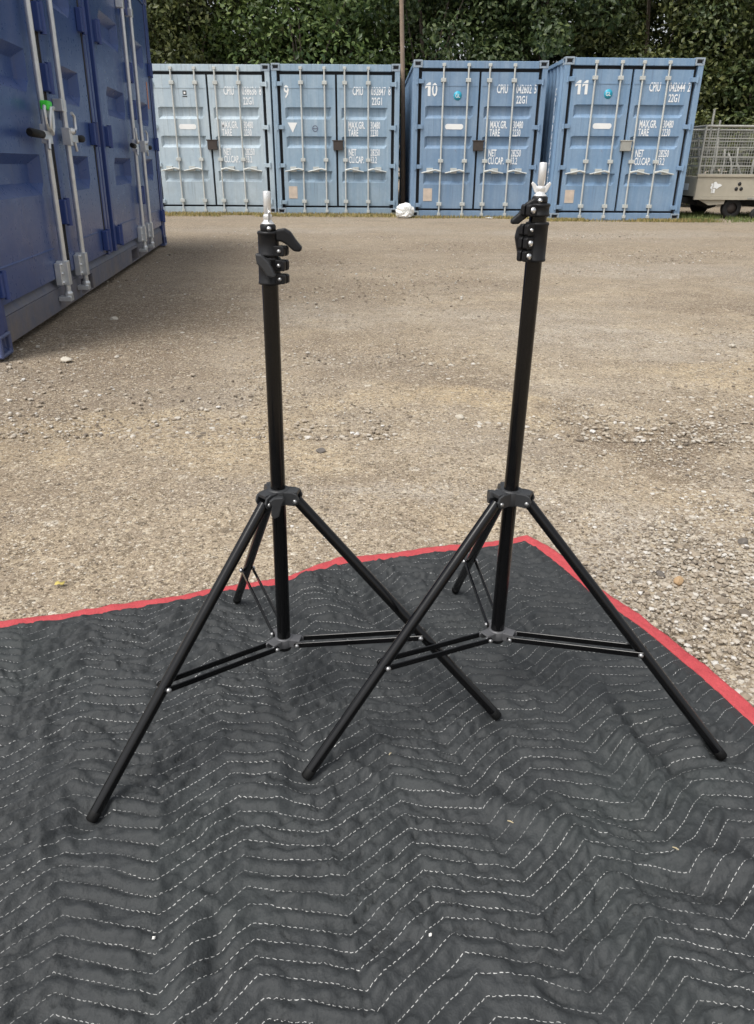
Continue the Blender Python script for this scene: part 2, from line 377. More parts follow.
FEET_L = [(-0.427, 0.803), (-0.316, 1.428), (0.220, 1.041)]
FEET_R = [(-0.114, 0.892), (0.182, 1.478), (0.581, 0.943)]
RIDGES = [((-0.205, 0.68), (-0.17, 0.50), 0.016, -0.009), ((-0.23, 0.70), (-0.215, 0.50), 0.02, 0.008), ((-0.29, 1.25), (-0.14, 0.85), 0.02, 0.008),
          ((-0.25, 1.25), (-0.11, 0.86), 0.014, -0.007), ((0.44, 1.12), (0.50, 0.86), 0.03, -0.016), ((0.40, 1.10), (0.44, 0.86), 0.03, 0.014),
          ((0.53, 1.10), (0.60, 0.88), 0.035, 0.012), ((0.40, 0.735), (0.57, 0.71), 0.022, 0.02), ((0.36, 0.70), (0.60, 0.675), 0.014, -0.014),
          ((0.20, 0.83), (0.31, 0.74), 0.03, 0.014), ((0.30, 0.84), (0.40, 0.76), 0.02, -0.01), ((-0.18, 1.56), (-0.08, 1.35), 0.035, 0.02),
          ((0.02, 1.52), (0.10, 1.35), 0.03, -0.012), ((0.02, 0.90), (0.22, 0.80), 0.018, 0.010), ((0.08, 1.02), (0.20, 0.86), 0.02, -0.008),
          ((-0.60, 1.00), (-0.42, 1.03), 0.02, 0.008), ((-0.45, 0.75), (-0.28, 0.80), 0.018, 0.007), ((0.58, 0.80), (0.72, 0.62), 0.025, 0.016),
          ((0.52, 0.78), (0.64, 0.60), 0.016, -0.011), ((0.15, 0.58), (0.40, 0.56), 0.016, -0.007), ((-0.02, 0.66), (0.14, 0.56), 0.02, 0.007)]

def blanket_h(x, y):
    x = np.asarray(x, float); y = np.asarray(y, float)
    u, v = pat_uv(x, y)
    tri = np.abs(np.mod(u / (2 * HP) + 0.5, 1.0) * 2 - 1) * PP
    w = (v - tri) / SP
    puff = np.abs(np.sin(PI * w)) ** 0.7 * 0.0080
    # puckers: short ripples across each quilted channel
    puck = n1(u * 75, w * 1.1 + 40) * 0.0036 + n2(u * 34 + 7, w * 0.8) * 0.0050
    wr = n3.fbm(x * 11, y * 11, 3) * 0.0030 + (1 - np.abs(n4.fbm(x * 7 + y * 4, y * 9 - x * 3, 2))) ** 5 * 0.0062 + (1 - np.abs(n2.fbm(x * 17 - y * 5, y * 15 + x * 6, 2))) ** 5 * 0.0036
    crease = (1 - np.abs(n3(u * 48 + 3 * n1(u * 20, w), w * 0.75 + 11))) ** 7 * 0.0110 + (1 - np.abs(n5(u * 95 + 2 * n2(u * 30, w), w * 1.4 + 3))) ** 6 * 0.0052
    wr = wr - np.abs(np.sin(PI * w)) ** 0.8 * crease * (0.35 + 0.65 * np.clip(n4(x * 9, y * 9) + 0.5, 0, 1))
    low = n5.fbm(x * 2.6, y * 2.6, 2) * 0.008
    h = 0.0225 + low + puff + puck * np.abs(np.sin(PI * w)) + wr
    for a, b, ww, amp in RIDGES: h = h + seg_ridge(x, y, a, b, ww * 0.95, amp * 1.2)
    for fx, fy in FEET_L + FEET_R:
        k = np.exp(-(((x - fx) ** 2 + (y - fy) ** 2) / 0.030 ** 2) ** 2); h = h * (1 - k) + k * 0.0165
    return np.maximum(h, 0.0085 + 0.001 * n1(x * 30, y * 30))

def edge_low(x, y): return 0.0150 + np.maximum(n5.fbm(x * 2.6, y * 2.6, 2), -0.6) * 0.008 + 0.0012 * n2(x * 22, y * 22)

def blanket_mats():
    t = NT('charcoal quilted cloth'); uv = t.n('UVMap'); sp = t.n('SeparateXYZ'); t.l(uv.outputs[0], sp.inputs[0]); u, v = sp.outputs[0], sp.outputs[1]
    tri = t.math('MULTIPLY', t.math('ABSOLUTE', t.math('SUBTRACT', t.math('MULTIPLY', t.math('FRACT', t.math('ADD', t.math('DIVIDE', u, 2 * HP), 0.5)), 2.0), 1.0)), PP)
    w = t.math('DIVIDE', t.math('SUBTRACT', v, tri), SP)
    row = t.math('FLOOR', t.math('ADD', w, 0.5))
    d = t.math('MULTIPLY', t.math('ABSOLUTE', t.math('SUBTRACT', w, row)), SP)          # metres from the seam line
    line = t.math('LESS_THAN', d, 0.00048)
    ph = t.math('FRACT', t.math('ADD', t.math('MULTIPLY', u, 1 / 0.0068), t.math('MULTIPLY', row, 0.37)))
    dash = t.math('LESS_THAN', ph, 0.60)
    o = t.coord(); patchy = t.ramp(t.noise(o, 7, 3), [(0.38, 0.35), (0.56, 1.0)])
    st = t.math('MULTIPLY', t.math('MULTIPLY', line, dash), patchy)
    weave = t.noise(o, 700, 2); wr = t.noise(o, 60, 3, 0.55); big = t.noise(o, 4, 3); stain = t.ramp(t.noise(o, 2.1, 4), [(0.55, 0.0), (0.72, 1.0)])
    c = t.mix(big, (0.021, 0.0232, 0.0243, 1), (0.035, 0.0382, 0.040, 1))
    c = t.mix(t.math('MULTIPLY', weave, 0.5), c, (0.042, 0.046, 0.048, 1))
    c = t.mix(t.math('MULTIPLY', stain, 0.30), c, (0.045, 0.055, 0.052, 1))
    dust = t.ramp(t.noise(o, 420, 2, 0.6), [(0.72, 0.0), (0.78, 1.0)])
    c = t.mix(t.math('MULTIPLY', dust, 0.30), c, (0.22, 0.20, 0.18, 1))
    c = t.mix(st, c, (0.46, 0.46, 0.45, 1))
    t.base(c); t.rough(0.68); t.b.inputs['Specular IOR Level'].default_value = 0.35
    t.b.inputs['Sheen Weight'].default_value = 0.0; t.b.inputs['Sheen Roughness'].default_value = 0.5
    h = t.math('ADD', t.math('MULTIPLY', wr, 1.2), t.math('MULTIPLY', weave, 0.05)); h = t.math('ADD', h, t.math('MULTIPLY', st, 0.3))
    t.bump(h, 0.55, 0.006)
    r = NT('red edge binding'); o = r.coord(); n = r.noise(o, 30, 4); we = r.noise(o, 500, 2)
    r.base(r.mix(n, (0.36, 0.034, 0.043, 1), (0.53, 0.080, 0.086, 1))); r.rough(0.8); r.bump(r.math('ADD', r.noise(o, 70, 4, 0.6), r.math('MULTIPLY', we, 0.35)), 0.8, 0.005)
    return t.m, r.m
m_quilt, m_red = blanket_mats()

def build_blanket():
    nu, nv = 560, 470
    bp, bt = arc(back_pts, nu); rp, rt = arc(right_pts, nv)
    # translate-style sheet: point = back(i) + right(j) - corner, so both edges keep their traced wobble, fading inwards
    bl = np.stack([np.linspace(bp[0, k], bp[-1, k], nu) for k in (0, 1)], -1); rl = np.stack([np.linspace(rp[0, k], rp[-1, k], nv) for k in (0, 1)], -1)
    du = np.exp(-((bt[-1] - bt) / 0.30))[:, None, None]; dv = np.exp(-(rt / 0.30))[None, :, None]
    P = bl[:, None, :] + (bp - bl)[:, None, :] * dv + (rl - rl[0])[None, :, :] + (rp - rl)[None, :, :] * du
    X, Y = P[..., 0], P[..., 1]; Z = blanket_h(X, Y)
    ed = np.minimum((bt[-1] - bt)[:, None], rt[None, :]); k = np.exp(-(np.maximum(ed - 0.018, 0) / 0.022) ** 2); Z = Z * (1 - k) + (edge_low(X, Y) - 0.0012) * k
    u, v = pat_uv(X, Y)
    root = empty('moving_blanket', (-0.3, 0.95, 0))
    tag(root, 'dark grey quilted moving blanket with white zigzag stitching and red edging on the gravel', 'blanket')
    off = np.array([-0.3, 0.95, 0])
    V = np.stack([X, Y, Z], -1).reshape(-1, 3) - off
    np_mesh('quilted_sheet', V, grid_quads(nu, nv)[:, ::-1], m_quilt, root, True, np.stack([u, v], -1).reshape(-1, 2))
    # binding strip folded over the edge: cross-section swept along the back and right edges
    inner = 30
    b = P[:, 0, :]; r = P[-1, :, :]
    path = np.concatenate([b, r[1:]]); 
    seg = np.gradient(path, axis=0); seg /= np.linalg.norm(seg, axis=1)[:, None]
    for _ in range(3): seg[1:-1] = (seg[:-2] + 2 * seg[1:-1] + seg[2:]) / 4
    nrm = np.stack([seg[:, 1], -seg[:, 0]], -1)                    # to the right of travel = inside the sheet
    prof = [(-0.004, 0.0005), (-0.0065, 0.006), (-0.003, 0.0100), (0.005, 0.0118), (0.012, 0.0112), (0.019, 0.0108), (0.0285, 0.0112), (0.0305, 0.0095), (0.0310, 0.0)]
    rows = []
    ss = np.r_[0, np.cumsum(np.linalg.norm(np.diff(path, axis=0), axis=1))]
    for k, (o, h) in enumerate(prof):
        wid = 1 + 0.12 * n2(ss * 9, ss * 0 + 3)
        p = path + nrm * (o * wid)[:, None]
        ripple = (0.0017 * n3(ss * 34, np.full_like(ss, k * 0.6)) + 0.0012 * n2(ss * 85, np.full_like(ss, k * 0.35))) * (1 if 0 < k < 5 else 0)
        z = np.maximum(edge_low(p[:, 0], p[:, 1]) - 0.0075, 0.003) + h * 0.9 + ripple
        rows.append(np.c_[p, z])
    A = np.stack(rows, 1).reshape(-1, 3) - off
    np_mesh('red_binding', A, grid_quads(len(path), len(prof)), m_red, root, True)
    return P
BLP = build_blanket()

# ------------------------------------------------------------------ ground sheet
def build_ground():
    xs = np.r_[-400, -200, -100, -50, -30, -20, -12, np.arange(-8, -2.6, 0.15), np.arange(-2.6, 2.6, 0.03), np.arange(2.6, 9, 0.15), 12, 20, 30, 50, 100, 200, 400]
    ys = np.r_[-300, -100, -40, -15, -6, -3, np.arange(-1.5, 0.9, 0.15), np.arange(0.9, 6.5, 0.03), np.arange(6.5, 19, 0.12), 20, 22, 25, 30, 40, 60, 100, 200, 500]
    X, Y = np.meshgrid(xs, ys, indexing='ij')
    N = Noise2(31); fade = np.clip((8.0 - np.abs(X)) / 3, 0, 1) * np.clip((20 - Y) / 4, 0, 1) * np.clip((Y + 3) / 2, 0, 1)
    Z = (N.fbm(X * 0.9, Y * 0.9, 3) * 0.012 + N.fbm(X * 6, Y * 6, 3) * 0.0045 - 0.008) * fade
    inb = inside_blanket(X, Y); Z = np.where(inb, np.minimum(Z, -0.004), Z)
    Z = np.where(Y > 14.2, np.minimum(Z, -0.002), Z)
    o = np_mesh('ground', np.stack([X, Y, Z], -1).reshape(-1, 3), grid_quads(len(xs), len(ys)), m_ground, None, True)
    tag(o, 'brown gravelly dirt yard in front of the containers', None, None, 'structure')

def inside_blanket(x, y, m=0.0):
    a = np.array([back_pts[0], back_pts[-1]]); yb = np.interp(x, back_pts[:, 0], back_pts[:, 1])
    xr = np.interp(-y, -right_pts[:, 1], right_pts[:, 0])
    return (y < yb + m) & (x < xr + m)
build_ground()

def rock_unit(seed):
    bm = bmesh.new(); bmesh.ops.create_icosphere(bm, subdivisions=1, radius=1.0)
    r = random.Random(seed); v = []
    sx, sy, sz = r.uniform(0.7, 1.2), r.uniform(0.7, 1.2), r.uniform(0.4, 0.7)
    for p in bm.verts:
        k = r.uniform(0.75, 1.15); v.append((p.co.x * k * sx, p.co.y * k * sy, p.co.z * k * sz))
    f = [[q.index for q in fc.verts] for fc in bm.faces]; bm.free()
    return np.array(v), np.array(f)

def build_gravel():
    g = np.random.default_rng(5); units = [rock_unit(i) for i in range(8)]; VV = []; FF = []; base = 0
    def scatter(n, xr, yr, smin, smax, dens=None, power=2.2):
        nonlocal base
        x = g.uniform(*xr, n * 4); q = g.random(n * 4); y = yr[0] + (yr[1] - yr[0]) * q ** 1.7
        keep = ~inside_blanket(x, y, 0.012)
        if dens is not None: keep &= g.random(n * 4) < dens(x, y)
        x, y = x[keep][:n], y[keep][:n]
        s = smin + (smax - smin) * g.random(len(x)) ** power
        for px, py, ps in zip(x, y, s):
            v, f = units[g.integers(8)]; a = g.uniform(0, 6.283); ca, sa = math.cos(a), math.sin(a)
            w = np.c_[(v[:, 0] * ca - v[:, 1] * sa) * ps + px, (v[:, 0] * sa + v[:, 1] * ca) * ps + py, v[:, 2] * ps - ps * 0.05 - 0.006]
            VV.append(w); FF.append(f + base); base += len(v)
    nz = Noise2(41)
    def right_patch(x, y): return np.clip(np.exp(-((x - 0.95 - 0.15 * (y - 1.4)) / 0.45) ** 2 - ((y - 1.55) / 0.8) ** 2) + 0.35 * nz(x * 5, y * 5), 0, 1)
    scatter(15000, (0.3, 1.9), (0.95, 3.2), 0.0018, 0.0085, right_patch, 2.8)
    scatter(22000, (-2.2, 2.6), (1.0, 4.6), 0.0014, 0.0058, lambda x, y: np.clip(0.55 + 0.7 * nz(x * 2.2, y * 2.2), 0.05, 1))
    scatter(16000, (-2.4, 5.2), (2.6, 12.0), 0.003, 0.014, lambda x, y: np.clip(0.5 + 0.9 * nz(x * 1.3 + 4, y * 1.3), 0.03, 1), 3.0)
    scatter(140, (0.5, 1.9), (1.0, 3.0), 0.008, 0.015, right_patch, 1.5)
    o = np_mesh('gravel', np.concatenate(VV), np.concatenate(FF), m_gravel, None, False)
    tag(o, 'loose pale and brown gravel scattered over the dirt yard', 'gravel', None, 'stuff')
build_gravel()

def stone(x, y, s, mat, label, seed, flat=0.6, group=None):
    bm = bmesh.new(); bmesh.ops.create_icosphere(bm, subdivisions=2, radius=1.0); r = random.Random(seed)
    off = [Vector((r.uniform(-1, 1), r.uniform(-1, 1), r.uniform(-1, 1))).normalized() for _ in range(9)]; cut = [r.uniform(0.55, 0.85) for _ in off]
    sx, sy = r.uniform(0.8, 1.25), r.uniform(0.75, 1.0)
    for v in bm.verts:
        p = v.co.copy()
        for o_, c_ in zip(off, cut):
            d = p.dot(o_)
            if d > c_: p -= o_ * (d - c_)
        v.co = Vector((p.x * sx * s, p.y * sy * s, p.z * flat * s))
    me = bpy.data.meshes.new('stone'); bm.to_mesh(me); bm.free()
    o = link_mesh('stone', me, mat); o.location = (x, y, s * flat * 0.45 - 0.006); o.rotation_euler = (0, 0, r.uniform(0, 6))
    return tag(o, label, 'stone', group)
stone(0.735, 1.565, 0.016, m_brown_stone, 'ochre brown stone among the pale gravel beside the right blanket edge', 3, 0.75)
stone(0.705, 1.60, 0.013, m_dark_stone, 'dark stone touching the ochre stone by the blanket edge', 4)
stone(-1.60, 3.78, 0.034, m_pale_stone, 'whitish flat stone lying in front of the navy container corner', 5, 0.45)
stone(0.99, 1.78, 0.016, m_dark_stone, 'dark brown clod on the bare dirt right of the blanket', 6)
stone(-0.20, 2.46, 0.022, m_dark_stone, 'dark flat stone on the dirt left of the left stand column', 8, 0.45)
stone(0.33, 2.86, 0.02, m_pale_stone, 'small white stone on the dirt left of the right stand column', 9)
stone(-1.72, 4.9, 0.03, m_pale_stone, 'pale stone halfway along the navy container in wet shaded dirt', 10, 0.5)
stone(2.0, 4.2, 0.03, m_pale_stone, 'lone pale stone on open dirt at right of the yard', 12, 0.5)

def leaf_on_ground():
    mb = MB(); pts = []
    for k in range(10):
        a = 2 * PI * k / 10; r = 0.009 * (1 + 0.35 * math.cos(2 * a) + 0.12 * math.sin(5 * a)); pts.append((r * math.cos(a), r * math.sin(a), 0.003 + 0.003 * math.cos(3 * a)))
    mb.add([(0, 0, 0.001)] + pts, [(0, k + 1, (k + 1) % 10 + 1) for k in range(10)], True)
    o = mb.build('fallen_leaf', simple('yellow leaf', (0.52, 0.42, 0.12), 0.6)); o.location = (-0.757, 1.526, 0.003); o.rotation_euler = (0.1, 0.1, 0.5)
    so = o.modifiers.new('thick', 'SOLIDIFY'); so.thickness = 0.0006
    tag(o, 'small yellow fallen leaf on the dirt behind the left blanket edge', 'leaf')
leaf_on_ground()

def specks():
    for i, (x, y, L, a, mat, lab) in enumerate(((0.024, 0.937, 0.006, 0.9, m_twig, 'pale yellow chip on the blanket left of centre between the front feet'),
                                        (0.2, 0.796, 0.010, -0.5, m_twig, 'short straw bit on the blanket below the right stand'),
                                        (0.423, 0.74, 0.009, -0.7, m_twig, 'straw bit beside the bunched fold at the right of the blanket'),
                                        (0.07, 0.61, 0.0045, 0.2, m_fluff, 'white fluff tuft near the bottom middle of the blanket'),
                                        (-0.276, 0.608, 0.004, 0.2, m_fluff, 'white fluff speck at the lower left of the blanket'))):
        z = float(blanket_h(x, y)); mb = MB(); d = Vector((math.cos(a), math.sin(a), 0.05)) * L / 2
        if mat is m_twig: mb.path([-d, d * 0.1 + Vector((0, 0, 0.0012)), d], [0.0008, 0.0011, 0.0007], 6)
        else:
            for k in range(14):
                p = Vector((rnd.uniform(-1, 1), rnd.uniform(-1, 1), rnd.uniform(0, 1))) * L * 0.45
                q = Vector((rnd.uniform(-1, 1), rnd.uniform(-1, 1), rnd.uniform(0, 1))) * L * 0.45
                mb.path([p, q], 0.0006, 5)
        o = mb.build('straw_bit' if mat is m_twig else 'fluff_tuft', mat); o.location = (x, y, z + 0.0015); tag(o, lab, 'straw' if mat is m_twig else 'fluff')
specks()

# ------------------------------------------------------------------ light stands
def make_stand(base, lean, feet, label, side):
    """side: 'a' knobs and levers to the viewer's right, 'b' clamps closed towards the viewer with bolts showing"""
    bx, by = base; root = empty('light_stand', (bx, by, 0)); tag(root, label, 'light stand', None)
    A = lambda z: Vector((lean * (z - 0.14), 0, z))                 # a point on the column axis
    ax = (A(1) - A(0)).normalized()
    ftz = [float(blanket_h(x, y)) + 0.003 for x, y in feet]
    ft = [Vector((x - bx, y - by, z)) for (x, y), z in zip(feet, ftz)]
    RC = 0.0118; zc = 0.428 if side == 'a' else 0.424; zs = 0.145 if side == 'a' else 0.156; zt = 0.757 if side == 'a' else 0.789
    mb = MB(); mb.tube(A(zs - 0.008), A(zt + 0.01), RC, n=28); mb.build('column', m_black_tube, root, 0.0015)
    mb = MB(); mb.lathe([(0.0, -0.012), (0.0125, -0.012), (0.0135, -0.008), (0.0135, 0.002), (0.0, 0.002)], A(zs - 0.004), ax, 24); mb.build('column_end_cap', m_black_plastic, root)
    ends = []
    for f in ft:
        d = Vector((f.x - A(zc).x, f.y, 0)).normalized(); t = Vector((-d.y, d.x, 0))
        p0 = A(zc - 0.002) + d * 0.030 + Vector((0, 0, -0.004)); ld = (f - p0).normalized(); ends.append((d, t, p0, ld, f))
        mb = MB(); q = f - ld * 0.003
        mb.tube(p0, q - ld * 0.012, 0.0088, n=20); leg = mb.build('leg', m_black_tube, root, 0.001)
        mb = MB(); mb.path([q - ld * 0.016, q - ld * 0.0155, q - ld * 0.002, q], [0.0088, 0.0090, 0.0090, 0.0080], 20); mb.build('rubber_foot', m_rubber, leg)
    # collar at the top of the legs
    mb = MB(); mb.lathe([(0.0119, -0.013), (0.0170, -0.013), (0.0178, -0.011), (0.0178, 0.0105), (0.0165, 0.0128), (0.0119, 0.0128)], A(zc), ax, 30)
    for d, t, p0, ld, f in ends:
        for sg in (-1, 1):                                           # a lug either side of the leg end
            o = A(zc) + t * (sg * 0.0113)
            mb.prism([(0.010, -0.011), (0.028, -0.0125), (0.035, -0.009), (0.0375, -0.001), (0.034, 0.008), (0.026, 0.011), (0.010, 0.011)], o, d, (0, 0, 1), 0.0042)
        mb.box(0.012, 0.034, -0.0095, 0.0095, 0.0045, 0.0112, Matrix.Translation(A(zc)) @ Matrix((d, t, (0, 0, 1))).transposed().to_4x4())
    col = mb.build('leg_collar', m_grey_plastic, root, 0.0012)
    for d, t, p0, ld, f in ends:
        for sg in (-1, 1):
            mb = MB(); c = A(zc) + d * 0.0305 + t * (sg * 0.0134) + Vector((0, 0, -0.004))
            mb.lathe([(0.0036, 0.0), (0.0036, 0.0016), (0.0026, 0.0026), (0.0, 0.003)], c, t * sg, 14)
            mb.build('rivet', m_rivet, col)
    # collar locking knob
    kd = Vector((0.05, -1, 0)).normalized() if side == 'a' else Vector((-0.95, -0.15, 0)).normalized(); kt = Vector((0, 0, 1)).cross(kd)
    mb = MB(); o = A(zc) + kd * 0.017
    mb.tube(o, o + kd * 0.014, 0.0075, 0.0065, 16)
    kc = o + kd * 0.016
    if side == 'a': mb.prism([(-0.012, 0.004), (-0.004, 0.010), (0.010, 0.011), (0.012, 0.006), (0.007, -0.004), (0.003, -0.022), (-0.005, -0.026), (-0.010, -0.020), (-0.008, -0.004)], kc, kt, (0, 0, 1), 0.009)
    else: mb.prism([(-0.007, 0.010), (0.006, 0.012), (0.009, 0.002), (0.005, -0.010), (-0.005, -0.012), (-0.009, 0.0)], kc, kt, (0, 0, 1), 0.010)
    mb.build('locking_knob', m_grey_plastic, root, 0.0015)
    # spreader bracket at the foot of the column
    mb = MB(); mb.lathe([(0.0120, -0.008), (0.0160, -0.008), (0.0160, 0.008), (0.0148, 0.010), (0.0120, 0.010)], A(zs), ax, 28)
    for d, t, p0, ld, f in ends:
        for sg in (-1, 1): mb.prism([(0.008, -0.007), (0.026, -0.007), (0.034, -0.001), (0.034, 0.005), (0.028, 0.008), (0.008, 0.008)], A(zs) + t * sg * 0.0085, d, (0, 0, 1), 0.003)
        mb.box(0.010, 0.031, -0.010, 0.010, 0.0055, 0.0085, Matrix.Translation(A(zs)) @ Matrix((d, t, (0, 0, 1))).transposed().to_4x4())
    br = mb.build('spreader_bracket', m_bracket, root, 0.0012)
    for d, t, p0, ld, f in ends:
        for sg in (-1, 1): mb = MB(); mb.lathe([(0.0038, 0.0), (0.0038, 0.002), (0.003, 0.0034), (0.0, 0.0038)], A(zs) + d * 0.027 + t * sg * 0.0128, t * sg, 14); mb.build('rivet', m_rivet, br)
        # twin flat bars out to the leg
        k = 0.0
        for i in range(200):
            p = p0 + ld * (i * 0.003); rr = (p - A(p.z)).dot(d)
            if rr >= 0.243: break
        a = A(zs) + d * 0.027; dirv = (p - a); L = dirv.length; dv = dirv.normalized(); up = t.cross(dv); up = up if up.z > 0 else -up
        for sg in (-1, 1):
            st = MB(); st.prism([(-0.006, -0.002), (-0.003, -0.005), (L + 0.004, -0.005), (L + 0.0065, 0.0), (L + 0.004, 0.005), (-0.003, 0.005), (-0.006, 0.002)], a + t * sg * 0.0112, dv, up, 0.0026); sb = st.build('strut', m_black_tube, root, 0.0006, 1)
            mb = MB(); mb.lathe([(0.0042, -0.003), (0.0042, 0.0018), (0.0033, 0.0036), (0.0, 0.0042)], p + t * sg * 0.0124, t * sg, 14); mb.build('rivet', m_rivet, sb)
    # head: stacked clamp collars, levers, cap and spigot
    X = Vector((1, 0, 0)); Yv = Vector((0, 1, 0)); Zv = ax
    if side == 'a':
        lo, hi = (zt - 0.001, zt + 0.036), (zt + 0.037, zt + 0.070); ear = Vector((0.93, -0.36, 0)).normalized()
    else:
        lo, hi = (zt - 0.001, zt + 0.051), (zt + 0.058, zt + 0.075); ear = Vector((-0.80, -0.60, 0)).normalized()
    et = Zv.cross(ear).normalized()
    mb = MB(); mb.tube(A(lo[0] + 0.01), A(hi[1] - 0.003), 0.0122, n=24); mb.build('inner_tube', m_black_tube, root)
    for q, (z0, z1) in enumerate((lo, hi)):
        hgt = z1 - z0; r = 0.0155 if q == 0 else 0.0145
        mb = MB(); mb.lathe([(0.0115, 0), (r, 0), (r + 0.0008, 0.0012), (r + 0.0008, 0.0035), (r, 0.0045), (r, hgt - 0.0045), (r + 0.0008, hgt - 0.0035), (r + 0.0008, hgt - 0.001), (r - 0.001, hgt), (0.006, hgt)], A(z0), ax, 32)
        ears = ([(0.002, 0.015), (0.0195, 0.034)] if q == 0 else [(0.001, 0.0145)]) if side == 'a' else ([(0.001, 0.0155), (0.0175, 0.033), (0.035, 0.050)] if q == 0 else [(0.001, 0.016)])
        for e0, e1 in ears:
            for sg in (-1, 1):
                mb.prism([(0.009, e0), (0.025, e0), (0.0275, e0 + 0.002), (0.0275, e1 - 0.002), (0.025, e1), (0.009, e1)], A(z0) + et * sg * 0.0048, ear, Zv, 0.0068)
        cl = mb.build('clamp_collar', m_black_plastic, root, 0.0010)
        fc = et if et.y < 0 else -et
        for n_, (e0, e1) in enumerate(ears):
            big = side == 'b' and n_ != 2
            c = A(z0 + (e0 + e1) / 2) + ear * (0.0205 if n_ % 2 == 0 or q else 0.0195); rb = 0.0044 if big else 0.0028
            mb = MB(); mb.lathe([(rb, 0.0075), (rb, 0.0098), (rb * 0.7, 0.0112), (0.0, 0.0115)], c, fc, 16); mb.build('bolt', m_steel if side == 'b' else m_rivet, cl)
    # levers (the ratchet handles)
    if side == 'a':
        c = A(hi[0] + 0.0285) + Vector((0.0175, -0.004, 0)); mb = MB()
        mb.tube(A(hi[0] + 0.028) + X * 0.010, c + X * 0.006, 0.0068, n=16)
        mb.prism([(-0.006, 0.007), (0.006, 0.0085), (0.014, 0.004), (0.021, -0.006), (0.030, -0.017), (0.0275, -0.022), (0.018, -0.0215), (0.010, -0.014), (0.002, -0.009), (-0.006, -0.008)], c, X, Zv, 0.013)
        mb.build('clamp_lever', m_black_plastic, root, 0.003, 3)
        c = A(lo[0] + 0.030) + Vector((-0.0025, -0.021, 0)); mb = MB()
        mb.tube(c + Yv * 0.008, c - Yv * 0.003, 0.0075, n=16)
        mb.prism([(-0.0125, 0.0145), (-0.004, 0.013), (0.006, 0.003), (0.011, -0.007), (0.0145, -0.016), (0.0105, -0.0185), (0.003, -0.016), (-0.003, -0.007), (-0.011, 0.001)], c - Yv * 0.005, X, Zv, 0.011)
        mb.build('clamp_lever', m_grey_plastic, root, 0.003, 3)
    else:
        c = A(hi[0] + 0.008) + Vector((-0.0135, -0.004, 0)); mb = MB()
        mb.tube(A(hi[0] + 0.008) - X * 0.008, c - X * 0.004, 0.0065, n=16)
        mb.prism([(0.010, 0.014), (0.004, 0.0155), (-0.006, 0.009), (-0.015, -0.004), (-0.025, -0.013), (-0.024, -0.018), (-0.014, -0.0175), (-0.005, -0.010), (0.004, -0.004), (0.010, 0.0)], c, X, Zv, 0.012)
        mb.build('clamp_lever', m_black_plastic, root, 0.003, 3)
        c = A(lo[0] + 0.032) + Vector((-0.0215, -0.004, 0)); mb = MB()
        mb.tube(c + X * 0.014, c, 0.0075, n=16)
        mb.prism([(-0.0065, 0.014), (0.004, 0.016), (0.007, 0.006), (0.006, -0.012), (0.004, -0.024), (-0.003, -0.023), (-0.0065, -0.010), (-0.009, 0.0)], c, X, Zv, 0.012)
        mb.build('clamp_lever', m_black_plastic, root, 0.003, 3)
    zh = hi[1]
    mb = MB(); mb.lathe([(0.0, -0.004), (0.0108, -0.004), (0.0108, 0.0075), (0.0098, 0.0085), (0.0, 0.0085)], A(zh), ax, 26); cap = mb.build('top_cap', m_black_plastic, root)
    mb = MB(); sx = Vector((0.25, -0.97, 0)) if side == 'a' else Vector((-0.15, -0.98, 0)); sx.normalize()
    mb.lathe([(0.0032, 0.0), (0.0032, 0.002), (0.0, 0.0028)], A(zh + 0.0035) + sx * 0.0105, sx, 12); mb.build('screw', m_steel, cap)
    zk = zh + 0.0085; mb = MB()
    mb.lathe([(0.0, 0.0), (0.0088, 0.0), (0.0090, 0.0015), (0.0068, 0.003), (0.0055, 0.006), (0.0062, 0.008), (0.0062, 0.012), (0.0046, 0.013)], A(zk), ax, 24); nut = None
    wx = Vector((0.96, -0.28, 0)) if side == 'b' else Vector((0.35, -0.94, 0)); wx.normalize()
    for sg in (-1, 1):
        mb.prism([(0.003, 0.003), (0.008, 0.005), (0.0135, 0.0160), (0.0115, 0.0185), (0.0075, 0.0155), (0.003, 0.010)], A(zk), wx * sg, Zv, 0.0034)
    mb.build('wing_nut', m_alloy, root, 0.0008)
    mb = MB(); mb.lathe([(0.0045, 0.004), (0.0045, 0.015), (0.0052, 0.016), (0.0052, 0.0405), (0.0046, 0.042), (0.0, 0.0423)], A(zk), ax, 22)
    mb.build('spigot', m_alloy, root)
    return root
make_stand((-0.1645, 1.096), 0.0165, FEET_L, 'black tripod light stand with its lever sticking out right, standing left on the blanket', 'a')
make_stand((0.216, 1.108), 0.007, FEET_R, 'slightly taller black tripod light stand with steel bolts showing, near the blanket corner', 'b')

# ------------------------------------------------------------------ text
def text_part(s, size, xs, mat, parent, x, z, y, name='stencil_lettering', bold=0.028, align='LEFT', vertical=False, spacing=1.0):
    cu = bpy.data.curves.new('lettering', 'FONT'); cu.body = s; cu.size = size; cu.offset = bold * size; cu.align_x = align; cu.space_character = spacing; cu.resolution_u = 2; cu.extrude = 0.0006; cu.space_line = 0.9
    tmp = bpy.data.objects.new('lettering', cu); COL.objects.link(tmp)
    dg = bpy.context.evaluated_depsgraph_get(); me = bpy.data.meshes.new_from_object(tmp.evaluated_get(dg)); bpy.data.objects.remove(tmp); bpy.data.curves.remove(cu)
    me.name = name; me.transform(Matrix(((xs, 0, 0, x), (0, 0, -1, y), (0, 1, 0, z), (0, 0, 0, 1)))); me.materials.clear()
    return link_mesh(name, me, mat, parent)

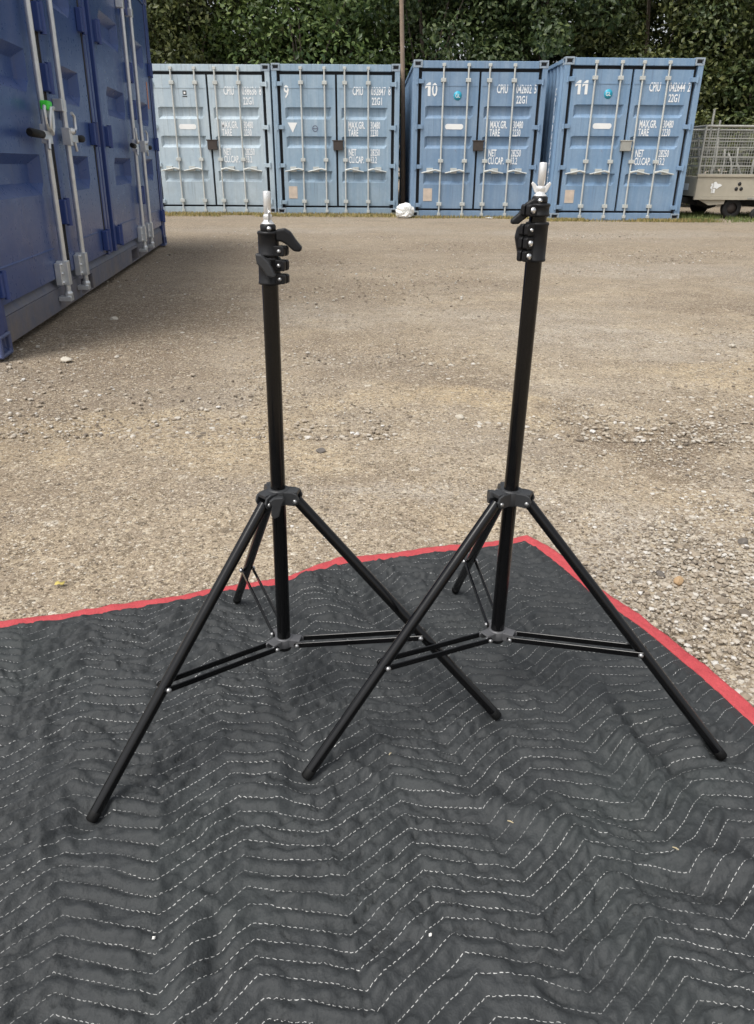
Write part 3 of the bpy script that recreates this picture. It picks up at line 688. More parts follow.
# ------------------------------------------------------------------ containers
def casting_mesh():
    bm = bmesh.new(); bmesh.ops.create_cube(bm, size=1.0, matrix=Matrix.Diagonal((0.162, 0.178, 0.118, 1)))
    fs = [f for f in bm.faces]
    r = bmesh.ops.inset_individual(bm, faces=fs, thickness=0.034, depth=0.0)
    for f in fs:
        n = f.normal.copy()
        ex = bmesh.ops.extrude_discrete_faces(bm, faces=[f])
        nf = ex['faces'][0]; bmesh.ops.translate(bm, verts=nf.verts, vec=-n * 0.035); nf.material_index = 1
    me = bpy.data.meshes.new('corner_casting'); bm.to_mesh(me); bm.free(); return me
CASTING = casting_mesh()

def corrugated(mb, p0, along, up, length, height, normal, pitch=0.278, depth=0.036):
    p0 = Vector(p0); along = Vector(along); up = Vector(up); normal = Vector(normal); prof = []; s = 0.0
    while s < length:
        for ds, dn in ((0, 0), (0.072, 0), (0.14, -depth), (0.21, -depth)):
            if s + ds < length: prof.append((s + ds, dn))
        s += pitch
    prof.append((length, 0)); vs = []
    for a, dn in prof: vs += [p0 + along * a + normal * dn, p0 + along * a + normal * dn + up * height]
    mb.add(vs, [(2 * i, 2 * i + 2, 2 * i + 3, 2 * i + 1) for i in range(len(prof) - 1)])

def groove_panel(mb, u0, u1, z0, z1, y, grooves, depth, end=0.05):
    """a door skin in the plane y with horizontal trapezoid grooves pressed inwards; grooves = (zbot, ztop, slope, ua, ub)"""
    zs = [(z0, None)]
    for zb, zt, sl, ua, ub in sorted(grooves): zs += [(zb, 0), (zb + sl[0], 1), (zt - sl[1], 1), (zt, 0)]
    zs.append((z1, None)); ua, ub = grooves[0][3], grooves[0][4]
    us = [u0, ua, ua + end, ub - end, ub, u1]; vs = []
    for z, k in zs:
        for j, u in enumerate(us): vs.append((u, y + (depth if (k == 1 and j in (2, 3)) else 0.0), z))
    fs = [(i * 6 + j, i * 6 + j + 1, (i + 1) * 6 + j + 1, (i + 1) * 6 + j) for i in range(len(zs) - 1) for j in range(5)]
    mb.add(vs, fs)

def container_shell(root, W, D, H, paint_m, post_m, side_skin=True, sill_m=None):
    mb = MB()
    for x in (0, W - 0.1):
        for y in (0.004, D - 0.104): mb.box(x + 0.002, x + 0.098, y, y + 0.1, 0.11, H - 0.11)
    mb.box(0.12, W - 0.12, D - 0.10, D - 0.004, H - 0.11, H - 0.012); mb.box(0.12, W - 0.12, D - 0.10, D - 0.004, 0.0, 0.14)
    for x in (0.0, W - 0.06):
        mb.box(x + 0.003, x + 0.057, 0.15, D - 0.15, H - 0.075, H - 0.012); mb.box(x + 0.003, x + 0.057, 0.15, D - 0.15, 0.02, 0.16)
    mb.build('frame', post_m, root, 0.006)
    first = None
    for x in (0.081, W - 0.081):
        for y in (0.087, D - 0.087):
            for z in (0.059, H - 0.059):
                if first is None: first = link_mesh('corner_casting', CASTING, [], root); first.location = (x, y, z)
                else:
                    c = first.copy(); COL.objects.link(c); c.location = (x, y, z); c.parent = root
    mb = MB(); corrugated(mb, (0.02, 0.104, 0.16), (0, 1, 0), (0, 0, 1), D - 0.208, H - 0.235, (-1, 0, 0)); mb.build('side_wall', paint_m, root)
    mb = MB(); corrugated(mb, (W - 0.02, 0.104, 0.16), (0, 1, 0), (0, 0, 1), D - 0.208, H - 0.235, (1, 0, 0)); mb.build('side_wall', paint_m, root)
    mb = MB(); corrugated(mb, (0.1, D - 0.02, 0.14), (1, 0, 0), (0, 0, 1), W - 0.2, H - 0.25, (0, 1, 0)); mb.build('rear_wall', paint_m, root)
    mb = MB(); corrugated(mb, (0.05, 0.10, H - 0.022), (0, 1, 0), (1, 0, 0), D - 0.2, W - 0.1, (0, 0, 1), 0.21, 0.02); mb.build('roof', paint_m, root)
    mb = MB(); mb.box(0.07, W - 0.07, 0.16, D - 0.11, 0.05, 0.15); mb.build('underframe', m_inside, root)
CASTING.materials.append(simple('casting paint', (0.30, 0.36, 0.42), 0.6, 0, 0.3, 14)); CASTING.materials.append(m_inside)

def storage_container(loc, yaw, paint_m, label, number, code, extras, group='blue containers in a row along the yard'):
    W, D, H = 2.438, 6.058, 2.591
    root = empty('shipping_container', loc, (0, 0, yaw)); tag(root, label, 'container', group); root.scale = (1, 1, 1.016)
    container_shell(root, W, D, H, paint_m, paint_m)
    mb = MB(); mb.box(0.165, W - 0.165, 0.012, 0.11, H - 0.125, H - 0.012); mb.build('header', paint_m, root, 0.006)
    mb = MB(); mb.box(0.165, W - 0.165, 0.006, 0.12, 0.0, 0.125); mb.build('sill', paint_m, root, 0.006)
    z0, z1 = 0.165, H - 0.185; yd = 0.022
    mb = MB(); mb.box(0.1, W - 0.1, 0.085, 0.10, 0.127, H - 0.127); mb.build('door_gasket', m_gasket, root)
    for side, (u0, u1) in enumerate(((0.158, 1.200), (1.240, W - 0.158))):
        mb = MB(); ua, ub = u0 + 0.075, u1 - 0.075
        gr = [(0.58, 0.785, (0.055, 0.018), ua, ub), (1.185, 1.39, (0.055, 0.018), ua, ub), (1.675, 1.88, (0.055, 0.018), ua, ub)]
        groove_panel(mb, u0, u1, z0, z1, yd, gr, 0.058)
        mb.box(u0, u0 + 0.006, yd + 0.001, 0.085, z0, z1); mb.box(u1 - 0.006, u1, yd + 0.001, 0.085, z0, z1)
        mb.box(u0, u1, yd + 0.001, 0.085, z0 - 0.005, z0); mb.box(u0, u1, yd + 0.001, 0.085, z1, z1 + 0.005)
        mb.box(u0 + 0.02, u1 - 0.02, yd - 0.006, yd - 0.002, 2.19, 2.202)
        door = mb.build('door', paint_m, root)
        rods = (0.55, 1.00) if side == 0 else (1.385, 1.835)
        for rx in rods:
            mb = MB(); mb.tube((rx, -0.012, 0.06), (rx, -0.012, H - 0.06), 0.0165, n=12)
            for z in (0.24, 0.98, 2.28): mb.box(rx - 0.045, rx + 0.045, -0.034, yd + 0.001, z - 0.03, z + 0.03)
            for z in (0.06, H - 0.075): mb.box(rx - 0.03, rx + 0.03, -0.03, 0.02, z - 0.025, z + 0.025)
            rod = mb.build('lock_rod', m_rodgrey, door, 0.004)
            sg = -1 if side == 0 else 1; mb = MB()
            mb.path([(rx, -0.035, 0.80), (rx + sg * 0.10, -0.045, 0.825), (rx + sg * 0.22, -0.045, 0.80), (rx + sg * 0.36, -0.040, 0.775)], [0.022, 0.018, 0.014, 0.012], 8)
            mb.box(rx + sg * 0.2 - 0.06, rx + sg * 0.2 + 0.06, -0.03, yd, 0.77, 0.86)
            mb.build('handle', m_rodgrey, door, 0.003)
        hx = 0.075 if side == 0 else W - 0.075
        for z in (0.22, 0.88, 1.54, 2.26):
            mb = MB(); sg = 1 if side == 0 else -1
            mb.box(min(hx, hx + sg * 0.12), max(hx, hx + sg * 0.12), -0.010, 0.020, z - 0.035, z + 0.035); mb.tube((hx, -0.006, z - 0.05), (hx, -0.006, z + 0.05), 0.018, n=10)
            mb.build('hinge', paint_m, door, 0.004)
        if side == 0:
            for q, ch in enumerate(number):
                nx = 0.215 + 0.125 * q
                if ch == '1':
                    mb = MB(); mb.prism([(nx + 0.055, 2.03), (nx + 0.105, 2.03), (nx + 0.105, 2.245), (nx + 0.07, 2.245), (nx + 0.005, 2.195), (nx + 0.005, 2.145), (nx + 0.055, 2.175)], (0, yd - 0.004, 0), (1, 0, 0), (0, 0, 1), 0.002); mb.build('stencil_number', m_white, door)
                else: text_part(ch, 0.30, 0.72, m_white, door, nx, 2.03, yd - 0.004, 'stencil_number', 0.012)
            for kind in extras:
                mb = MB()
                if kind == 'pill':
                    cx_, cz_ = 0.78, 1.545; pts = [(cx_ + (0.125 if math.cos(a) > 0 else -0.125) + 0.045 * math.cos(a), cz_ + 0.045 * math.sin(a)) for a in [2 * PI * k / 20 + 0.01 for k in range(20)]]
                    mb.prism(pts, (0, yd - 0.003, 0), (1, 0, 0), (0, 0, 1), 0.002); mb.build('white_sticker', m_white, door)
                elif kind == 'plate': mb.box(0.24, 0.41, yd - 0.005, yd - 0.001, 0.29, 0.51); mb.build('data_plate', m_tan, door)
                elif kind == 'round':
                    mb.lathe([(0.0, 0.003), (0.075, 0.003), (0.075, 0.0)], (0.82, yd - 0.001, 2.04), (0, -1, 0), 22); st = mb.build('round_sticker', m_cyan, door)
                    text_part('GL', 0.085, 0.9, m_white, door, 0.82, 2.01, yd - 0.006, 'sticker_lettering', 0.0, 'CENTER')
                elif kind == 'triangle': mb.prism([(0.27, 1.62), (0.455, 1.62), (0.363, 1.45)], (0, yd - 0.003, 0), (1, 0, 0), (0, 0, 1), 0.002); mb.build('white_triangle', m_white, door)
                elif kind == 'emblem':
                    mb.lathe([(0.042, 0.002), (0.056, 0.002)], (0.80, yd - 0.002, 1.52), (0, -1, 0), 20); mb.box(0.75, 0.85, yd - 0.0045, yd - 0.0025, 1.513, 1.527); mb.build('ring_emblem', m_navy_rail, door)
                elif kind == 'square':
                    mb.box(0.745, 0.815, yd - 0.004, yd - 0.002, 1.98 + 0.10, 2.15); mb.box(0.735, 0.825, yd - 0.004, yd - 0.002, 2.045, 2.06); mb.build('square_mark', m_black, door)
                    mb = MB(); mb.box(0.762, 0.798, yd - 0.006, yd - 0.0045, 2.095, 2.13); mb.build('square_mark_centre', m_white, door)
        else:
            own, dig, chk = code
            text_part(own, 0.19, 0.50, m_white_worn, door, 1.53, 2.085, yd - 0.004, bold=0.022)
            text_part(dig, 0.19, 0.50, m_white_worn, door, 1.885, 2.085, yd - 0.004, bold=0.018)
            text_part(chk, 0.19, 0.50, m_white_worn, door, 2.215, 2.085, yd - 0.004, bold=0.018)
            text_part('22G1', 0.17, 0.56, m_white_worn, door, 1.90, 1.925, yd - 0.004, bold=0.022)
            for zt, a, b, c, d in ((1.525, 'MAX.GR.', 'TARE', '30480', '2230'), (1.06, 'NET', 'CU.CAP.', '28250', '33.2')):
                text_part(a, 0.165, 0.50, m_white_worn, door, 1.445, zt, yd - 0.004, bold=0.022); text_part(b, 0.165, 0.50, m_white_worn, door, 1.445, zt - 0.13, yd - 0.004, bold=0.022)
                text_part(c, 0.165, 0.46, m_white_worn, door, 1.875, zt, yd - 0.004, bold=0.018); text_part(d, 0.165, 0.46, m_white_worn, door, 1.875, zt - 0.13, yd - 0.004, bold=0.018)
    mb = MB(); mb.box(1.15, 1.34, -0.045, 0.018, 1.15, 1.31); mb.box(1.13, 1.36, -0.052, 0.0, 1.305, 1.325); mb.build('lock_box', m_lockbox if number != '11' else m_galv_dull, root, 0.006)
    return root
storage_container((-4.535, 16.36, 0.0), 0.0, m_b8, 'palest grey blue container at the left end of the row, beside the navy one', '', ('CPIU', '038636', '8'), ('pill', 'square'))
storage_container((-2.050, 16.238, 0.0), 0.014, m_b9, 'weathered blue container numbered 9 with a white triangle on its door', '9', ('CPIU', '032847', '8'), ('triangle', 'emblem', 'plate'))
storage_container((0.612, 15.559, -0.006), 0.012, m_b10, 'blue container numbered 10 beside the white bundle and the timber pole', '10', ('CPIU', '042602', '5'), ('pill', 'round', 'plate'))
c11 = storage_container((3.225, 15.032, -0.004), 0.016, m_b11, 'blue container numbered 11 at the right end of the row, next to the trailer', '11', ('CPIU', '042644', '2'), ('pill', 'round', 'plate'))
# upright code painted down the long side of the last container
sc_ = text_part('\n'.join('CPIU0426442'), 0.16, 0.8, m_white_worn, c11, 0, 0, 0); sc_.matrix_local = Matrix.Translation((0.015, 0.62, 2.05)) @ Matrix.Rotation(-PI / 2, 4, 'Z')

# ------------------------------------------------------------------ navy side-opening container
def navy_container():
    A = Vector((-1.913, 3.762, 0)); ang = math.radians(96.82); tilt = math.radians(1.4)
    W, D, H = 6.058, 2.438, 2.591
    root = empty('side_opening_container', A); root.rotation_mode = 'QUATERNION'
    Dv = Vector((math.cos(ang), math.sin(ang), 0)); N0 = Vector((Dv.y, -Dv.x, 0)); Up = Vector((0, 0, 1)) * math.cos(tilt) + N0 * math.sin(tilt); Yv = Up.cross(Dv)
    root.rotation_quaternion = Matrix((Dv, Yv, Up)).transposed().to_quaternion()
    tag(root, 'navy blue side opening container with bright steel lock rods, along the left of the yard', 'container')
    mb = MB()
    for x in (0, W - 0.1):
        for y in (0.004, D - 0.104): mb.box(x + 0.002, x + 0.098, y, y + 0.1, 0.11, H - 0.11)
    mb.box(0.10, 0.165, 0.010, 0.09, 0.118, H - 0.118); mb.box(W - 0.165, W - 0.10, 0.010, 0.09, 0.118, H - 0.118)
    mb.box(0.12, W - 0.12, D - 0.10, D - 0.004, H - 0.11, H - 0.012); mb.box(0.12, W - 0.12, D - 0.10, D - 0.004, 0.0, 0.14)
    for x in (0.0, W - 0.06):
        mb.box(x + 0.003, x + 0.057, 0.15, D - 0.15, H - 0.075, H - 0.012); mb.box(x + 0.003, x + 0.057, 0.15, D - 0.15, 0.02, 0.16)
    # middle post: two angle bars with a recess between
    mb.box(2.765, 2.845, 0.012, 0.10, 0.225, H - 0.12); mb.box(2.90, 2.97, 0.018, 0.10, 0.225, H - 0.12); mb.box(3.05, 3.125, 0.006, 0.10, 0.225, H - 0.12); mb.box(2.845, 3.05, 0.07, 0.095, 0.225, H - 0.12)
    mb.build('frame', m_navy_dark, root, 0.006)
    first = None; cm = CASTING.copy(); cm.materials.clear(); cm.materials.append(m_navy); cm.materials.append(m_inside)
    for x in (0.081, W - 0.081):
        for y in (0.087, D - 0.087):
            for z in (0.059, H - 0.059):
                c = bpy.data.objects.new('corner_casting', cm); COL.objects.link(c); c.location = (x, y, z); c.parent = root; 
                bv = c.modifiers.new('bevel', 'BEVEL'); bv.width = 0.012; bv.segments = 3; bv.limit_method = 'ANGLE'; bv.angle_limit = math.radians(60)
    mb = MB(); mb.box(0.17, W - 0.17, 0.012, 0.11, H - 0.125, H - 0.012); mb.build('header', m_navy, root, 0.006)
    # bottom rail with two fork pockets
    mb = MB(); pk = ((1.83, 2.19), (3.86, 4.22)); xs = [0.165, *pk[0], *pk[1], W - 0.165]
    for a, b in ((xs[0], xs[1]), (xs[2], xs[3]), (xs[4], xs[5])): mb.box(a, b, 0.030, 0.13, 0.035, 0.175)
    for a, b in pk:
        mb.box(a, b, 0.030, 0.13, 0.150, 0.175); mb.box(a - 0.0, a + 0.004, 0.034, 0.6, 0.035, 0.148); mb.box(b - 0.004, b, 0.034, 0.6, 0.035, 0.148); mb.box(a + 0.005, b - 0.005, 0.030, 0.6, 0.035, 0.043)
    vs = [(0.165, 0.030, 0.178), (W - 0.165, 0.030, 0.178), (W - 0.165, 0.062, 0.232), (0.165, 0.062, 0.232), (0.165, 0.13, 0.178), (W - 0.165, 0.13, 0.178), (0.165, 0.13, 0.232), (W - 0.165, 0.13, 0.232)]
    mb.add(vs, [(0, 1, 2, 3), (3, 2, 7, 6), (0, 3, 6, 4), (1, 5, 7, 2), (4, 5, 1, 0)])
    mb.build('bottom_rail', m_navy_rail, root, 0.004)
    mb = MB(); mb.box(0.07, W - 0.07, 0.60, D - 0.11, 0.05, 0.15); mb.build('underframe', m_inside, root)
    mb = MB(); mb.box(0.166, 2.764, 0.088, 0.099, 0.234, H - 0.127); mb.box(3.126, W - 0.166, 0.088, 0.099, 0.234, H - 0.127); mb.build('door_gasket', m_gasket, root)
    for a, b in ((1.512, 1.532), (1.548, 1.568), (2.732, 2.758), (3.132, 3.158), (4.497, 4.517), (4.533, 4.553), (0.170, 0.181), (W - 0.181, W - 0.170)): mb = MB(); mb.box(a, b, 0.016, 0.087, 0.24, H - 0.13); mb.build('seam_gasket', m_gasket, root, 0.004)
    for x, nx in ((0.02, -1), (W - 0.02, 1)):
        mb = MB(); corrugated(mb, (x, 0.104, 0.16), (0, 1, 0), (0, 0, 1), D - 0.208, H - 0.235, (nx, 0, 0)); mb.build('end_wall', m_navy, root)
    mb = MB(); corrugated(mb, (0.1, D - 0.02, 0.14), (1, 0, 0), (0, 0, 1), W - 0.2, H - 0.25, (0, 1, 0)); mb.build('rear_wall', m_navy, root)
    mb = MB(); corrugated(mb, (0.10, 0.05, H - 0.022), (1, 0, 0), (0, 1, 0), W - 0.2, D - 0.1, (0, 0, 1), 0.21, 0.02); mb.build('roof', m_navy, root)
    z0, z1 = 0.245, H - 0.14; yd = 0.020; doors = []
    for u0, u1, ua, ub in ((0.185, 1.505, 0.235, 1.225), (1.575, 2.725, 1.86, 2.475), (3.165, 4.49, 3.43, 4.225), (4.56, W - 0.185, 4.84, 5.60)):
        mb = MB(); gr = [(0.735, 0.957, (0.066, 0.055), ua, ub), (1.279, 1.501, (0.066, 0.055), ua, ub), (1.823, 2.045, (0.066, 0.055), ua, ub)]
        groove_panel(mb, u0, u1, z0, z1, yd, gr, 0.060, 0.07)
        mb.box(u0, u0 + 0.006, yd + 0.001, 0.088, z0, z1); mb.box(u1 - 0.006, u1, yd + 0.001, 0.088, z0, z1); mb.box(u0, u1, yd + 0.001, 0.088, z0 - 0.005, z0)
        mb.prism([(0, 0), (0.006, 0.004), (0, 0.010)], ((ua + ub) / 2, yd, 0.413), (0, -1, 0), (0, 0, 1), ub - ua + 0.03)
        doors.append(mb.build('door', m_navy, root))
    for k, (rx, di, sg) in enumerate(((1.255, 0, -1), (1.745, 1, 1), (4.29, 2, -1), (4.74, 3, 1))):
        mb = MB(); mb.tube((rx, -0.028, 0.10), (rx, -0.028, H - 0.06), 0.0185, n=16)
        mb.lathe([(0.0, -0.03), (0.026, -0.03), (0.028, 0.0), (0.018, 0.012)], (rx, -0.028, 0.145), (0, 0, 1), 14); mb.box(rx - 0.04, rx + 0.03, -0.05, 0.028, 0.095, 0.125)
        rod = mb.build('lock_rod', m_galv, doors[di], 0.003)
        mb = MB(); mb.box(rx - 0.075, rx - 0.018, -0.020, yd - 0.001, 0.20, 0.335); mb.box(rx - 0.028, rx + 0.036, -0.052, yd - 0.001, 0.195, 0.345)
        for z in (0.215, 0.27, 0.325): mb.lathe([(0.011, 0), (0.009, 0.008), (0, 0.009)], (rx - 0.052, -0.020, z), (0, -1, 0), 8)
        mb.build('rod_guide', m_galv, doors[di], 0.006)
        mb = MB(); mb.box(rx - 0.035, rx + 0.035, -0.05, yd - 0.001, 2.18, 2.25); mb.build('rod_guide', m_galv, doors[di], 0.006)
        # handle: pivot lugs on the rod, bar, rubber grip, retainer plate
        zh = 1.062; gl = 0.40 if k == 0 else 0.30; mb = MB()
        mb.box(rx - 0.028, rx + 0.028, -0.058, -0.004, zh - 0.045, zh + 0.06); mb.box(min(rx, rx + sg * 0.16), max(rx, rx + sg * 0.16), -0.062, -0.044, zh - 0.024, zh + 0.022)
        mb.path([(rx + sg * 0.05, -0.058, zh + 0.03), (rx + sg * 0.10, -0.066, zh + 0.06), (rx + sg * 0.105, -0.066, zh + 0.13), (rx + sg * 0.07, -0.06, zh + 0.15)], 0.011, 8)
        mb.path([(rx + sg * 0.06, -0.058, zh - 0.02), (rx + sg * 0.085, -0.06, zh - 0.075)], 0.011, 8)
        mb.lathe([(0.020, -0.02), (0.024, 0.0), (0.012, 0.02)], (rx + sg * 0.03, -0.06, zh + 0.04), (0, -1, 0), 10)
        hd = mb.build('handle', m_galv, doors[di], 0.003)
        mb = MB(); mb.path([(rx + sg * 0.16, -0.053, zh), (rx + sg * 0.17, -0.053, zh), (rx + sg * gl, -0.054, zh + 0.004), (rx + sg * (gl + 0.015), -0.054, zh + 0.004)], [0.013, 0.021, 0.023, 0.017], 12); mb.build('rubber_grip', m_rubber, hd)
        if k == 1:
            mb = MB(); mb.box(rx - 0.06, rx + 0.05, -0.04, yd - 0.001, 1.215, 1.285); mb.build('rod_guide', m_galv, doors[di], 0.004); mb = MB(); mb.box(rx + 0.08, rx + 0.13, -0.004, yd - 0.001, 1.17, 1.225); mb.build('handle_catch', m_galv, doors[di], 0.004)
        if k == 0:
            mb = MB(); mb.path([(rx + 0.035, -0.075, 1.20), (rx + 0.03, -0.085, 1.21), (rx - 0.03, -0.085, 1.205), (rx - 0.05, -0.08, 1.16), (rx - 0.05, -0.075, 1.10), (rx - 0.02, -0.075, 1.07), (rx + 0.015, -0.075, 1.11), (rx + 0.03, -0.075, 1.20)], 0.011, 8); mb.box(rx - 0.005, rx + 0.075, -0.06, -0.02, 1.16, 1.235)
            mb.build('shackle', m_galv, doors[di], 0.003)
            mb = MB(); mb.box(rx - 0.050, rx + 0.045, -0.078, -0.030, 1.195, 1.245); mb.build('green_tag', m_green, doors[di], 0.008)
    # hinge blocks: on the folding seams and beside the middle post
    for di, u, zs, wd in ((0, 1.56, (0.62, 1.385, 1.70, 2.25), 0.13), (1, 2.70, (0.345, 1.112, 1.85, 2.35), 0.15), (2, 3.20, (0.345, 1.112, 1.85, 2.35), 0.13), (3, 4.545, (0.62, 1.385, 1.70, 2.25), 0.13)):
        for z in zs:
            mb = MB(); mb.box(u - wd / 2, u + wd / 2, -0.022, 0.019, z - 0.075, z + 0.075); mb.tube((u, -0.018, z - 0.085), (u, -0.018, z + 0.085), 0.020, n=12); mb.build('hinge', m_navy_dark, doors[di], 0.006)
    for z in (0.345, 1.112, 1.85):
        for di, u in ((0, 0.175), (3, W - 0.165)):
            mb = MB(); mb.box(u - 0.05, u + 0.05, -0.012, 0.019, z - 0.06, z + 0.06); mb.tube((u, -0.012, z - 0.07), (u, -0.012, z + 0.07), 0.016, n=12); mb.build('hinge', m_navy_dark, doors[di], 0.005)
    mb = MB(); mb.box(5.13, 5.20, yd + 0.0, yd + 0.002, 1.51, 1.52)
    mb = MB(); mb.box(5.66, 5.70, yd - 0.004, yd - 0.001, 1.46, 1.72); mb.build('orange_sticker', m_orange, doors[3])
    return root
navy_container()

# ------------------------------------------------------------------ pole, bundle, scrap
mb = MB(); pp = [(0, 0, -0.2), (-0.025, 0, 1.2), (-0.060, 0, 2.6), (-0.125, 0, 4.2), (-0.19, 0, 5.9)]
mb.path(pp, [0.055, 0.050, 0.045, 0.041, 0.038], 14); pole = mb.build('timber_pole', m_polewood); pole.location = (0.520, 17.2, 0)
tag(pole, 'tall weathered brown timber pole rising in the gap between containers 9 and 10', 'pole')

def bundle():
    bm = bmesh.new(); bmesh.ops.create_icosphere(bm, subdivisions=5, radius=1.0); N = Noise2(77); r = random.Random(5)
    lumps = [(Vector((r.uniform(-1, 1), r.uniform(-1, 1), r.uniform(-0.3, 1))).normalized(), r.uniform(0.10, 0.35)) for _ in range(26)]
    co = np.array([v.co[:] for v in bm.verts]); th = np.arctan2(co[:, 2], co[:, 0])
    cr = (1 - np.abs(N.fbm(co[:, 0] * 3 + co[:, 1], co[:, 2] * 3 - co[:, 1], 3))) ** 2 * 0.18
    for i, v in enumerate(bm.verts):
        p = Vector(co[i]); k = 0.82 + cr[i]
        for d, w in lumps: k += 0.10 * max(0, p.dot(d) - 0.8) / 0.2 * w * 3
        q = p * k; hw = 1.0 + 0.35 * max(0, -q.z)
        v.co = Vector((q.x * 0.165 * hw, q.y * 0.15 * hw, max(q.z * 0.15 + 0.115, 0.002)))
    me = bpy.data.meshes.new('plastic_bundle'); bm.to_mesh(me); bm.free(); me.polygons.foreach_set('use_smooth', [True] * len(me.polygons))
    root = empty('plastic_bundle', (0.50, 15.35, 0)); tag(root, 'crumpled white plastic bundle dumped at the foot of the gap beside container 10', 'bundle')
    link_mesh('crumpled_sack', me, m_bag, root)
    mb = MB(); pts = []
    for k in range(40):
        a = k * 0.42; rr = 0.012 + 0.0017 * k; pts.append((0.02 + rr * math.cos(a), -0.135 - 0.0003 * k, 0.13 + rr * math.sin(a)))
    mb.path(pts, 0.008, 8); mb.build('rolled_end', m_bag, root)
bundle()
mb = MB(); N = Noise2(3)
pts = []
for i in range(7):
    for j in range(5): pts.append((i * 0.022 - 0.066, j * 0.02 - 0.04, 0.006 + 0.03 * abs(float(N(np.array(i * 0.8), np.array(j * 0.9))))))
mb.add(pts, [(i * 5 + j, (i + 1) * 5 + j, (i + 1) * 5 + j + 1, i * 5 + j + 1) for i in range(6) for j in range(4)])
sc = mb.build('plastic_scrap', m_bag); sc.location = (2.09, 15.1, 0.002); so = sc.modifiers.new('thick', 'SOLIDIFY'); so.thickness = 0.003
tag(sc, 'small white scrap of plastic on the ground in front of container 10', 'scrap')

